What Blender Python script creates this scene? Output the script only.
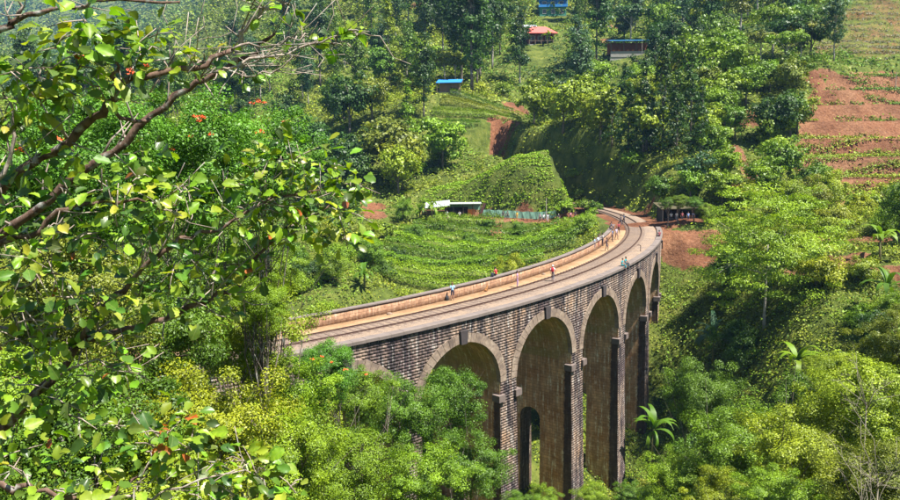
import bpy, math, random, time
import numpy as np
from mathutils import Matrix, Vector
T0 = time.time()
for o in list(bpy.data.objects): bpy.data.objects.remove(o)
SC = bpy.context.scene
COL = SC.collection
rnd = random.Random(7)
RNG = np.random.default_rng(7)
# ------------------------------------------------------------------ camera, world, sun, exposure
F_PX, PITCH, ROLL, CAM_Z = 783.12, 0.1385, -0.0128, 14.282
cam_d = bpy.data.cameras.new('camera'); cam = bpy.data.objects.new('camera', cam_d); COL.objects.link(cam)
cam_d.sensor_width = 36.0; cam_d.lens = F_PX / 900 * 36.0
cam_d.clip_start = 0.1; cam_d.clip_end = 6000
cam.matrix_world = Matrix.Translation((0, 0, CAM_Z)) @ Matrix.Rotation(math.pi/2 - PITCH, 4, 'X') @ Matrix.Rotation(ROLL, 4, 'Z')
SC.camera = cam
SUN_AZ = (0.88, -0.475)          # horizontal direction towards the sun
SUN_EL = math.radians(63)
HAZE_D = 0.00010                # haze density
world = bpy.data.worlds.new('World'); SC.world = world; world.use_nodes = True
wn = world.node_tree; wn.nodes.clear()
sky = wn.nodes.new('ShaderNodeTexSky'); sky.sky_type = 'NISHITA'; sky.sun_disc = False
sky.sun_elevation = SUN_EL; sky.sun_rotation = math.atan2(SUN_AZ[0], SUN_AZ[1])
sky.altitude = 1000; sky.air_density = 1.0; sky.dust_density = 0.6
bg = wn.nodes.new('ShaderNodeBackground'); bg.inputs[1].default_value = 0.055
wo = wn.nodes.new('ShaderNodeOutputWorld')
wn.links.new(sky.outputs[0], bg.inputs[0]); wn.links.new(bg.outputs[0], wo.inputs[0])
sun_d = bpy.data.lights.new('sun', 'SUN'); sun = bpy.data.objects.new('sun', sun_d); COL.objects.link(sun)
sun_d.energy = 5.0; sun_d.angle = math.radians(0.5); sun_d.color = (1.0, 0.955, 0.87)
n_ = math.hypot(*SUN_AZ)
SUN_DIR = Vector((SUN_AZ[0]/n_*math.cos(SUN_EL), SUN_AZ[1]/n_*math.cos(SUN_EL), math.sin(SUN_EL)))
sun.rotation_euler = SUN_DIR.to_track_quat('Z', 'Y').to_euler(); sun.location = (60, -40, 90)
SC.view_settings.view_transform = 'Standard'; SC.view_settings.look = 'None'
SC.view_settings.gamma = 1.0; SC.view_settings.exposure = 1.62
try: SC.view_settings.use_curve_mapping = False
except Exception: pass
SC.render.engine = 'CYCLES'
SC.cycles.max_bounces = 6; SC.cycles.diffuse_bounces = 3; SC.cycles.transmission_bounces = 4
SC.cycles.transparent_max_bounces = 6; SC.cycles.volume_bounces = 0
# ------------------------------------------------------------------ projection helpers (photo pixels, 900 x 500)
_c, _s = math.cos(PITCH), math.sin(PITCH); _cr, _sr = math.cos(ROLL), math.sin(ROLL)
def ray(u, v):
    a, b = u - 450, v - 250
    x, y = (a*_cr + b*_sr)/F_PX, (-a*_sr + b*_cr)/F_PX       # undo the roll; y downwards
    return np.array([x, _c - y*_s, -_s - y*_c])               # at unit depth along the optical axis
def at(u, v, Y):                                              # point on the pixel's ray at distance Y ahead
    d = ray(u, v); d = d/d[1]*Y
    return np.array([d[0], d[1], CAM_Z + d[2]])
def proj(p):
    x, y, z = p[0], p[1], p[2] - CAM_Z
    dep = y*_c - z*_s; up = y*_s + z*_c
    a, b = F_PX*x/dep, -F_PX*up/dep
    return 450 + a*_cr - b*_sr, 250 + a*_sr + b*_cr, dep
# ------------------------------------------------------------------ generic helpers
def tag(o, label=None, cat=None, group=None, kind=None):
    if label: o['label'] = label
    if cat: o['category'] = cat
    if group: o['group'] = group
    if kind: o['kind'] = kind
    return o
def empty(name, loc=(0, 0, 0), rz=0.0):
    o = bpy.data.objects.new(name, None); COL.objects.link(o)
    o.location = loc; o.rotation_euler = (0, 0, rz); o.empty_display_size = 0.2
    return o
def mesh_obj(name, me, parent=None, mats=()):
    o = bpy.data.objects.new(name, me); COL.objects.link(o)
    for m in mats: me.materials.append(m)
    if parent: o.parent = parent
    return o
def np_mesh(name, V, F, attrs=None, uv=None, smooth=False, mat_idx=None):
    """V (n,3); F (m,k) all faces of one size, or list of such arrays"""
    me = bpy.data.meshes.new(name)
    Fs = F if isinstance(F, list) else [F]
    Fs = [np.asarray(f, np.int32) for f in Fs if len(f)]
    V = np.asarray(V, np.float32)
    me.vertices.add(len(V)); me.vertices.foreach_set('co', V.ravel())
    loops = np.concatenate([f.ravel() for f in Fs]); sizes = np.concatenate([np.full(len(f), f.shape[1], np.int32) for f in Fs])
    starts = np.concatenate([[0], np.cumsum(sizes)[:-1]]).astype(np.int32)
    me.loops.add(len(loops)); me.loops.foreach_set('vertex_index', loops)
    me.polygons.add(len(sizes)); me.polygons.foreach_set('loop_start', starts)
    try: me.polygons.foreach_set('loop_total', sizes)
    except Exception: pass
    if mat_idx is not None: me.polygons.foreach_set('material_index', np.asarray(mat_idx, np.int32))
    if smooth: me.polygons.foreach_set('use_smooth', np.ones(len(sizes), bool))
    if attrs:
        for k, a in attrs.items():
            a = np.asarray(a, np.float32)
            if a.ndim == 1: at_ = me.attributes.new(k, 'FLOAT', 'POINT'); at_.data.foreach_set('value', a)
            else: at_ = me.attributes.new(k, 'FLOAT_COLOR', 'POINT'); at_.data.foreach_set('color', a.ravel())
    if uv is not None:
        l = me.uv_layers.new(name='UVMap'); l.data.foreach_set('uv', np.asarray(uv, np.float32)[loops].ravel())
    me.update(calc_edges=True); me.validate()
    return me
class MB:
    """small mesh builder: boxes, tubes, polygons, with a material slot per face"""
    def __init__(s): s.v = []; s.f = []; s.m = []
    def add(s, vs, fs, m=0):
        n = len(s.v); s.v += [tuple(map(float, v)) for v in vs]
        for f in fs: s.f.append([i + n for i in f]); s.m.append(m)
        return s
    def box(s, a, b, m=0, M=None):
        (x0, y0, z0), (x1, y1, z1) = a, b
        vs = [(x0,y0,z0),(x1,y0,z0),(x1,y1,z0),(x0,y1,z0),(x0,y0,z1),(x1,y0,z1),(x1,y1,z1),(x0,y1,z1)]
        if M is not None: vs = [tuple(M @ Vector(v)) for v in vs]
        return s.add(vs, [(3,2,1,0),(4,5,6,7),(0,1,5,4),(1,2,6,5),(2,3,7,6),(3,0,4,7)], m)
    def hexa(s, vs, m=0): return s.add(vs, [(3,2,1,0),(4,5,6,7),(0,1,5,4),(1,2,6,5),(2,3,7,6),(3,0,4,7)], m)
    def tube(s, pts, rad, n=6, m=0, cap=True):
        pts = [np.array(p, float) for p in pts]; k = len(pts); rings = []
        up = np.array((0.13, 0.21, 1.0)); prev = None
        vs = []
        for i, p in enumerate(pts):
            d = pts[min(i+1, k-1)] - pts[max(i-1, 0)]; d = d/(np.linalg.norm(d) + 1e-9)
            if prev is None:
                r = np.array((1.0, 0.1, 0.05)) if abs(d[2]) > .9 else up
                a = np.cross(d, r)
            else: a = prev - d*np.dot(prev, d)
            a /= np.linalg.norm(a) + 1e-9; prev = a; b = np.cross(d, a)
            r = rad[i] if hasattr(rad, '__len__') else rad
            for j in range(n):
                t = 2*math.pi*j/n; vs.append(p + (a*math.cos(t) + b*math.sin(t))*r)
        fs = [(i*n+j, i*n+(j+1) % n, (i+1)*n+(j+1) % n, (i+1)*n+j) for i in range(k-1) for j in range(n)]
        if cap: fs += [tuple(range(n-1, -1, -1)), tuple((k-1)*n + j for j in range(n))]
        return s.add(vs, fs, m)
    def mesh(s, name, smooth=False):
        me = bpy.data.meshes.new(name); me.from_pydata(s.v, [], s.f)
        if any(s.m): me.polygons.foreach_set('material_index', s.m)
        if smooth: me.polygons.foreach_set('use_smooth', [True]*len(s.f))
        me.update(); return me
    def build(s, name, mats, parent=None, smooth=False):
        return mesh_obj(name, s.mesh(name, smooth), parent, mats if isinstance(mats, (list, tuple)) else [mats])
def vnoise(x, y, seed=0):
    """value noise 0..1, vectorised"""
    xi, yi = np.floor(x).astype(np.int64), np.floor(y).astype(np.int64); fx, fy = x-xi, y-yi
    fx = fx*fx*(3-2*fx); fy = fy*fy*(3-2*fy)
    def h(a, b):
        n = (a*374761393 + b*668265263 + seed*982451653) & 0x7fffffff
        n = ((n ^ (n >> 13))*1274126177) & 0x7fffffff
        return ((n ^ (n >> 16)) & 0xffff)/65535.0
    return (h(xi,yi)*(1-fx)+h(xi+1,yi)*fx)*(1-fy) + (h(xi,yi+1)*(1-fx)+h(xi+1,yi+1)*fx)*fy
def fbm(x, y, seed=0, o=4):
    s, a, t = 0, .5, 0
    for i in range(o): s = s + a*vnoise(x*2**i, y*2**i, seed+i); t += a; a *= .5
    return s/t
# ------------------------------------------------------------------ materials
class N:
    def __init__(s, name):
        s.m = bpy.data.materials.new(name); s.m.use_nodes = True; s.t = s.m.node_tree; s.t.nodes.clear()
        s.out = s.n('ShaderNodeOutputMaterial')
    def n(s, ty, ins=None, **kw):
        nd = s.t.nodes.new(ty)
        for k, v in kw.items(): setattr(nd, k, v)
        for k, v in (ins or {}).items():
            if hasattr(v, 'node'): s.t.links.new(v, nd.inputs[k])
            else: nd.inputs[k].default_value = v
        return nd
    def link(s, a, b): s.t.links.new(a, b)
    def noise(s, vec, scale, detail=4, rough=.55): return s.n('ShaderNodeTexNoise', {'Vector': vec, 'Scale': scale, 'Detail': detail, 'Roughness': rough}).outputs[0]
    def ramp(s, fac, stops):
        r = s.n('ShaderNodeValToRGB', {0: fac}); e = r.color_ramp.elements
        while len(e) < len(stops): e.new(.5)
        for i, (p, c) in enumerate(stops): e[i].position = p; e[i].color = (*c, 1) if len(c) == 3 else c
        return r.outputs[0]
    def mix(s, fac, a, b, mode='MIX'):
        nd = s.n('ShaderNodeMix', data_type='RGBA', blend_type=mode)
        for i, v in ((0, fac), (6, a), (7, b)):
            if hasattr(v, 'node'): s.link(v, nd.inputs[i])
            else: nd.inputs[i].default_value = (*v, 1) if hasattr(v, '__len__') and len(v) == 3 else v
        return nd.outputs[2]
    def math(s, op, a, b=0.0, clamp=False):
        nd = s.n('ShaderNodeMath', operation=op, use_clamp=clamp)
        for i, v in ((0, a), (1, b)):
            if hasattr(v, 'node'): s.link(v, nd.inputs[i])
            else: nd.inputs[i].default_value = v
        return nd.outputs[0]
    def attr(s, name): return s.n('ShaderNodeAttribute', attribute_name=name)
    def obj(s): return s.n('ShaderNodeTexCoord').outputs['Object']
    def gen_pos(s): return s.n('ShaderNodeNewGeometry').outputs['Position']
    def bump(s, h, strength=.5, dist=.05): return s.n('ShaderNodeBump', {'Height': h, 'Strength': strength, 'Distance': dist}).outputs[0]
    def finish(s, col, rough=.8, bump=None, spec=.3, metal=0.0):
        b = s.n('ShaderNodeBsdfPrincipled')
        for k, v in (('Base Color', col), ('Roughness', rough), ('Specular IOR Level', spec), ('Metallic', metal)):
            if hasattr(v, 'node'): s.link(v, b.inputs[k])
            else: b.inputs[k].default_value = (*v, 1) if hasattr(v, '__len__') and len(v) == 3 else v
        if bump: s.link(bump, b.inputs['Normal'])
        s.link(b.outputs[0], s.out.inputs[0]); return s.m
MAT = {}
def plain(name, col, rough=.75, var=.25, scale=3.0, spec=.3, metal=0.0, bumpd=.01):
    if name in MAT: return MAT[name]
    n = N(name); p = n.obj(); f = n.noise(p, scale, 5)
    c = n.mix(f, tuple(x*(1-var) for x in col), tuple(min(1, x*(1+var)) for x in col))
    MAT[name] = n.finish(c, rough, n.bump(n.noise(p, scale*6, 3), .4, bumpd), spec, metal); return MAT[name]
def foliage_mat(name, trans=.22, rough=.5, spec=.35):
    """leaf colour comes from the object's own colour; tint varies leaf by leaf"""
    n = N(name); oi = n.n('ShaderNodeObjectInfo'); t = n.attr('tint').outputs['Fac']
    base = oi.outputs['Color']
    dk = n.mix(1.0, base, (.42, .50, .55), 'MULTIPLY'); lt = n.mix(1.0, base, (1.55, 1.45, .9), 'MULTIPLY')
    c = n.mix(n.math('MULTIPLY', t, 2, True), dk, base); c = n.mix(n.math('MULTIPLY_ADD', t, 2, False), c, lt) if False else n.mix(n.math('SUBTRACT', n.math('MULTIPLY', t, 2), 1, True), c, lt)
    b = n.n('ShaderNodeBsdfPrincipled', {'Base Color': c, 'Roughness': rough, 'Specular IOR Level': spec})
    tc = n.mix(1.0, c, (1.25, 1.3, .35), 'MULTIPLY')
    tr = n.n('ShaderNodeBsdfTranslucent', {'Color': tc})
    mx = n.n('ShaderNodeMixShader', {0: trans}); n.link(b.outputs[0], mx.inputs[1]); n.link(tr.outputs[0], mx.inputs[2])
    n.link(mx.outputs[0], n.out.inputs[0]); MAT[name] = n.m; return n.m
M_FOL = foliage_mat('foliage')
M_LEAF = foliage_mat('broad_leaf', .3, .5, .3)
def attr_color_mat(name, rough=.7, spec=.25, trans=0.0):
    n = N(name); c = n.attr('col').outputs['Color']
    b = n.n('ShaderNodeBsdfPrincipled', {'Base Color': c, 'Roughness': rough, 'Specular IOR Level': spec})
    if trans:
        tr = n.n('ShaderNodeBsdfTranslucent', {'Color': n.mix(1.0, c, (1.25, 1.3, .35), 'MULTIPLY')})
        mx = n.n('ShaderNodeMixShader', {0: trans}); n.link(b.outputs[0], mx.inputs[1]); n.link(tr.outputs[0], mx.inputs[2]); n.link(mx.outputs[0], n.out.inputs[0])
    else: n.link(b.outputs[0], n.out.inputs[0])
    return n.m
M_COVER = attr_color_mat('undergrowth', .6, .3, .18)
def bark_mat(name, a, b, scale=6):
    n = N(name); p = n.obj(); mp = n.n('ShaderNodeMapping', {'Vector': p, 'Scale': (1, 1, .35)}).outputs[0]
    f = n.noise(mp, scale, 6, .65); g = n.noise(p, scale*.6, 3)
    c = n.ramp(f, [(.3, a), (.62, b)]); c = n.mix(n.ramp(g, [(.55, (0, 0, 0)), (.7, (1, 1, 1))]), c, (.30, .29, .26))
    MAT[name] = n.finish(c, .9, n.bump(f, .8, .02), .15); return MAT[name]
M_BARK = bark_mat('bark', (.045, .033, .025), (.17, .14, .11))
M_BARKL = bark_mat('pale_bark', (.16, .14, .12), (.42, .38, .33))
M_TWIG = bark_mat('twig_bark', (.10, .07, .055), (.36, .30, .25), 14)
# ------------------------------------------------------------------ railway alignment
CX, CY, R_OUT, SLOPE, PHI0, BAY, W = -63.304, 134.530, 96.373, 0.0206, -0.8411, 11.1275, 7.054
T_A, T_B = -3.5*BAY, 5.5*BAY
ZD, PH = 0.271, 1.10
def zline(t): return SLOPE*np.minimum(t, 55.0)
def BP(t, d, z):
    phi = PHI0 + t/R_OUT; r = R_OUT - d
    return np.array([CX + r*math.cos(phi), CY + r*math.sin(phi), z + float(zline(t))])
def to_td(x, y):
    phi = np.arctan2(y-CY, x-CX); return (phi-PHI0)*R_OUT, R_OUT - np.hypot(x-CX, y-CY)
def on_deck(u, v, dz=-ZD):
    z = 0.5
    for _ in range(6):
        d = ray(u, v); k = (z-CAM_Z)/d[2]; x, y = d[0]*k, d[1]*k
        t, _d = to_td(x, y); z = float(zline(t)) + dz
    return np.array([x, y, z]), float(t), float(_d)
# ------------------------------------------------------------------ terrain
CP = [(0,0,12.5),(-8,4,11.3),(8,4,11),(0,12,5.5),(0,25,-6),(-15,15,5.5),(-25,30,0.5),(-33,43,-1.2),(-48,36,1),(-16,38,-7),(-6,48,-16),
      (1,62,-20),(-8,54,-15),(-17,48,-9),(9.6,70,-24.5),(17,78,-26),(23,88,-24),(27,98,-17),(30.5,108,-7),(32,116,0.2),
      (12,45,-20),(20,50,-24),(12,30,-12),(25,30,-11),(40,40,-10),(40,62,-14),(31,74,-16),(36,85,-8),(49,90,0),(57,76,0),(64,58,1),(28,100,-13),
      (60,30,-2),(40,15,4),(-40,10,8),(-40,-15,16),(0,-25,20),(40,-20,14),(80,10,8),(90,60,12),(80,100,11),
      (12,86,-21),(0,82,-18),(-5,96,-11),(-20,75,-12),(-30,60,-6),(-50,60,-2),(-60,45,1),(-80,60,4),(-60,95,-3),(-35,100,-6),(-80,110,2),(20,105,-8),(10,118,-5),(22,125,-2)]
CP = [tuple(map(float, p)) for p in CP]
for u, v, Y in [(680,219,122),(640,214,128),(700,150,146),(750,110,160),(800,60,190),(850,205,128),(870,70,178),(850,20,222),(905,0,242),(800,190,130),
                (760,190,128),(620,165,158),(585,120,188),(650,120,165),(660,175,140),(640,192,140),(690,255,112),(740,250,110),(720,290,100),(800,300,85),(860,300,84),
                (450,216,152),(500,220,150),(545,222,148),(450,243,138),(450,272,119),(400,285,110),(360,288,101),(340,245,130),(500,250,132),(560,240,128),
                (360,205,152),(320,155,190),(300,250,125),(250,200,150),(200,150,200),(100,200,140),(50,150,180),(-50,100,200),
                (450,92,215),(541,42,285),(630,55,262),(550,12,330),(370,105,240),(330,65,290),(300,5,420),(400,22,345),(480,138,190),(540,120,215),(700,35,285),(760,0,335),
                (420,165,180),(380,170,180),(250,65,420),(150,65,800),(100,5,1500),(50,65,1000),(200,25,900),(0,35,1400),(-150,20,1500),(-100,60,800),
                (600,-60,430),(300,-60,800),(100,-50,1900),(800,-60,420),(950,-40,320),(1000,60,220),(1000,150,150),(1050,250,90),(450,-90,600),(-200,-60,1900)]:
    CP.append(tuple(at(u, v, Y)))
CP = np.array(CP); _S = 100.0
def _k(r2): return np.where(r2 > 1e-12, .5*r2*np.log(np.maximum(r2, 1e-12)), 0)
_n = len(CP); _A = np.zeros((_n+3, _n+3)); _X = CP[:, :2]/_S
_A[:_n, :_n] = _k(((_X[:, None]-_X[None])**2).sum(-1)) + np.eye(_n)*2e-4
_A[:_n, _n] = 1; _A[:_n, _n+1:] = _X; _A[_n:, :_n] = _A[:_n, _n:].T
_w = np.linalg.solve(_A, np.concatenate([CP[:, 2], [0, 0, 0]]))
def tps(x, y):
    x, y = np.asarray(x, float)/_S, np.asarray(y, float)/_S; out = _w[_n] + _w[_n+1]*x + _w[_n+2]*y
    for i in range(_n): out = out + _w[i]*_k((x-_X[i, 0])**2 + (y-_X[i, 1])**2)
    return out
def sstep(a, b, x): t = np.clip((x-a)/(b-a), 0, 1); return t*t*(3-2*t)
def seg_dist(x, y, pts):
    """distance to a polyline and the interpolated height there"""
    best = np.full(np.shape(x), 1e9); hz = np.zeros(np.shape(x))
    for a, b in zip(pts[:-1], pts[1:]):
        dx, dy = b[0]-a[0], b[1]-a[1]; t = np.clip(((x-a[0])*dx + (y-a[1])*dy)/(dx*dx+dy*dy), 0, 1)
        d = np.hypot(x-a[0]-t*dx, y-a[1]-t*dy); m = d < best
        best = np.where(m, d, best); hz = np.where(m, a[2]+t*(b[2]-a[2]), hz)
    return best, hz
PATHS = [([at(432,213,156), at(470,216,154), at(500,219,151), at(545,222,148), at(575,221,146), at(597,217,147)], 2.6),    # kiosk path
         ([at(655,224,121), at(675,222,122), at(705,222,124)], 2.6),                                             # hut ledge
         ([at(662,232,117), at(690,233,116), at(712,235,114)], 1.0),
         ([at(800,240,108), at(840,242,104), at(905,238,100)], 1.6),
         ([at(790,272,92), at(840,268,90), at(905,266,88)], 1.5)]
FIELD = [at(795,160,140)[:2], at(800,95,165)[:2], at(850,70,178)[:2], at(960,60,190)[:2], at(960,190,133)[:2], at(840,205,128)[:2]]
def inpoly(x, y, P):
    c = np.zeros(np.shape(x), bool); n = len(P)
    for i in range(n):
        (x0, y0), (x1, y1) = P[i], P[(i+1) % n]
        with np.errstate(divide='ignore', invalid='ignore'):
            c ^= ((y0 > y) != (y1 > y)) & (x < (x1-x0)*(y-y0)/(y1-y0) + x0)
    return c
CONE = np.array((17.5, 153.5, 2.0))
def hfun(x, y):
    x = np.asarray(x, float); y = np.asarray(y, float)
    h = tps(x, y); r = np.hypot(x, y)
    h = h + (fbm(x/14, y/14, 3)-.5)*np.clip(r/40, .4, 3.2) + (fbm(x/55, y/55, 9)-.5)*np.clip((r-150)/25, 0, 14)
    h = h + 7.2*np.exp(-1.1*(((x-CONE[0])/11)**2 + ((y-CONE[1]-5)/8)**2)) + 2.4*np.exp(-1.1*(((x-CONE[0]+13)/13)**2 + ((y-CONE[1]-5)/8)**2)) + (fbm(x/4, y/4, 88)-.5)*1.8*np.exp(-(((x-CONE[0]+4)/20)**2 + ((y-CONE[1]-4)/12)**2))
    # terraced red field and tea slope
    f = inpoly(x, y, FIELD); st = 3.4; hq = np.floor(h/st)*st + st*sstep(.42, .98, (h/st) % 1.0)
    h = np.where(f, .1*h + .9*hq, h)
    # track bench beyond both ends of the viaduct
    t, d = to_td(x, y); zt = zline(t) - ZD - .05
    inb = ((t > T_B-1.5) & (t < 150)) | ((t < T_A+1.5) & (t > -80))
    e = np.maximum(np.maximum(-1.2-d, d-W+.1), 0)
    bl = np.where((d > W) & (t > T_B+20), 2.4, 5.0); h = np.where(inb & (e < bl), zt + (h-zt)*sstep(.3, bl, e), h)
    nb = (t >= T_A+1.5) & (t <= T_B-1.5) & (d > -2.5) & (d < W+2.5)
    h = np.where(nb, np.minimum(h, zline(t) - 1.6), h)
    for pts, wd in PATHS:
        e, z = seg_dist(x, y, pts); h = np.where(e < wd+3, z + (h-z)*sstep(wd, wd+3, e), h)
    return h
# cached grid for ray marching and quick look-ups
GX0, GX1, GY0, GY1, GS = -260.0, 330.0, -40.0, 460.0, 2.0
_gx = np.arange(GX0, GX1+GS, GS); _gy = np.arange(GY0, GY1+GS, GS)
_GXX, _GYY = np.meshgrid(_gx, _gy); HG = hfun(_GXX, _GYY)
def _bil(x, y, H, x0, y0, st):
    fx = np.clip((x-x0)/st, 0, H.shape[1]-1.001); fy = np.clip((y-y0)/st, 0, H.shape[0]-1.001)
    i, j = fx.astype(int), fy.astype(int); a, b = fx-i, fy-j
    return (H[j,i]*(1-a)+H[j,i+1]*a)*(1-b) + (H[j+1,i]*(1-a)+H[j+1,i+1]*a)*b
FX0, FX1, FY0, FY1, FS = -1500.0, 1100.0, -140.0, 2300.0, 8.0
_FX, _FY = np.meshgrid(np.arange(FX0, FX1+FS, FS), np.arange(FY0, FY1+FS, FS)); HF = hfun(_FX, _FY)
def hgt(x, y):
    x = np.asarray(x, float); y = np.asarray(y, float); near = (x > GX0) & (x < GX1) & (y > GY0) & (y < GY1)
    return np.where(near, _bil(x, y, HG, GX0, GY0, GS), _bil(x, y, HF, FX0, FY0, FS))
def hit(u, v, y0=15.0):
    d = ray(u, v); d = d/d[1]; Y = np.geomspace(y0, 2200, 4000)
    z = CAM_Z + d[2]*Y; g = hgt(d[0]*Y, Y); k = np.argmax(z < g)
    if not (z < g).any(): k = len(Y)-1
    Yk = Y[k]; return np.array([d[0]*Yk, Yk, float(hfun(d[0]*Yk, Yk))])
FIELD2 = [hit(812,56,60)[:2], hit(818,24,60)[:2], hit(850,5,60)[:2], hit(905,-14,60)[:2], hit(980,-10,60)[:2], hit(960,40,60)[:2], hit(880,62,60)[:2]]
# soil patches: world ellipses (centre, radii, strength)
SOIL = []
def soil(u, v, ru, rv, s=1.0, Y=None):
    p = at(u, v, Y) if Y else hit(u, v, 60); k = p[1]/F_PX
    SOIL.append((p[0], p[1], max(ru*k, .8), max(rv*k*2.2, 1.0), s))
for a in [(515,108,14,7),(505,125,16,5),(560,103,25,5),(690,245,26,9),(730,250,28,7),(700,262,22,5),(675,238,16,8),(640,214,14,5),(650,222,12,6),
          (365,205,22,7),(375,215,14,6),(745,120,16,7),(735,152,9,9),(752,172,8,12),(742,190,9,9),(818,85,10,14),(825,72,10,6),(840,262,34,7),(850,245,40,5),
          (586,205,8,10),(497,232,7,10),(505,218,30,2),(550,221,46,2),(455,213,22,2),(685,222,28,3),(690,232,24,2),(615,28,14,4),(607,40,10,4),
          (640,97,10,3),(425,3,16,3),(480,20,9,3),(905,280,12,16),(890,268,20,4)]:
    soil(*a)
def soil_mask(x, y):
    m = np.zeros(np.shape(x)); nz = fbm(x/3.1, y/3.1, 21)
    for cx, cy, rx, ry, s in SOIL:
        q = ((x-cx)/rx)**2 + ((y-cy)/ry)**2; m = np.maximum(m, s*sstep(1.5, .5, q + (nz-.5)*1.2))
    f = inpoly(x, y, FIELD); m = np.maximum(m, np.where(f, .55 + .6*nz, 0))
    f2 = inpoly(x, y, FIELD2); m = np.maximum(m, np.where(f2, .35*nz+.27, 0))
    t, d = to_td(x, y); b = (d > -1.6) & (d < W+.2) & (((t > T_B-2) & (t < 150)))
    m = np.maximum(m, np.where(b, .9, 0))
    for pts, wd in PATHS:
        e, z = seg_dist(x, y, pts); m = np.maximum(m, sstep(wd+.8, wd-.4, e + (nz-.5)*1.5))
    return np.clip(m, 0, 1)
def build_terrain():
    # one sheet, spacing growing away from the viaduct
    def warp(n, a, b, c, k):
        s = np.linspace(math.asinh((a-c)/k), math.asinh((b-c)/k), n); return c + k*np.sinh(s)
    xs = warp(440, -1500, 1100, 22, 55); ys = warp(440, -140, 2300, 105, 50)
    X, Y = np.meshgrid(xs, ys); Xc, Yc = X, Y
    Z = hfun(Xc, Yc) + np.maximum(Y-Yc, 0)*.12 + (fbm(X/120, Y/120, 31)-.5)*np.clip(np.hypot(X-Xc, Y-Yc)/4, 0, 60)
    sk = soil_mask(X, Y); Z = Z + sk*(np.hypot(X, Y) < 320)*((fbm(X/2.6, Y/2.6, 41, 3)-.5)*np.where(inpoly(X, Y, FIELD), .25, 2.6))*(np.abs(to_td(X, Y)[1]-W/2) > W/2+2.5)
    n, m = X.shape; idx = np.arange(n*m).reshape(n, m)
    F = np.stack([idx[:-1,:-1], idx[:-1,1:], idx[1:,1:], idx[1:,:-1]], -1).reshape(-1, 4)
    me = np_mesh('hillside', np.stack([X, Y, Z], -1).reshape(-1, 3), F, {'soil': soil_mask(X, Y).ravel()}, smooth=True)
    n = N('hillside_ground'); p = n.gen_pos(); s = n.attr('soil').outputs['Fac']
    a = n.noise(p, .35, 6, .65); b = n.noise(p, 2.2, 5, .7); c = n.noise(p, .05, 3)
    g = n.ramp(a, [(.3, (.03, .040, .010)), (.5, (.075, .10, .018)), (.7, (.15, .16, .035))])
    e = n.ramp(b, [(.25, (.07, .030, .016)), (.5, (.165, .070, .036)), (.75, (.26, .13, .070))])
    e = n.mix(n.ramp(c, [(.42, (0, 0, 0)), (.6, (1, 1, 1))]), e, n.mix(1.0, e, (1.15, 1.35, 1.4), 'MULTIPLY'))
    e = n.mix(n.ramp(n.noise(p, .16, 5, .6), [(.40, (.75, .75, .75)), (.56, (0, 0, 0))]), e, n.mix(1.0, e, (.55, .50, .50), 'MULTIPLY'))
    k = n.math('ADD', s, n.math('MULTIPLY', n.math('SUBTRACT', b, .5), .9)); k = n.ramp(k, [(.42, (0, 0, 0)), (.58, (1, 1, 1))])
    col = n.mix(k, g, e)
    mt = n.finish(col, .95, n.bump(n.math('ADD', a, n.math('MULTIPLY', b, .5)), 1.0, .5), .1)
    o = mesh_obj('hillside', me, None, [mt]); tag(o, 'steep valley sides of red earth under green growth around the viaduct', 'terrain', kind='structure')
build_terrain()
print('terrain', round(time.time()-T0, 1))
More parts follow.
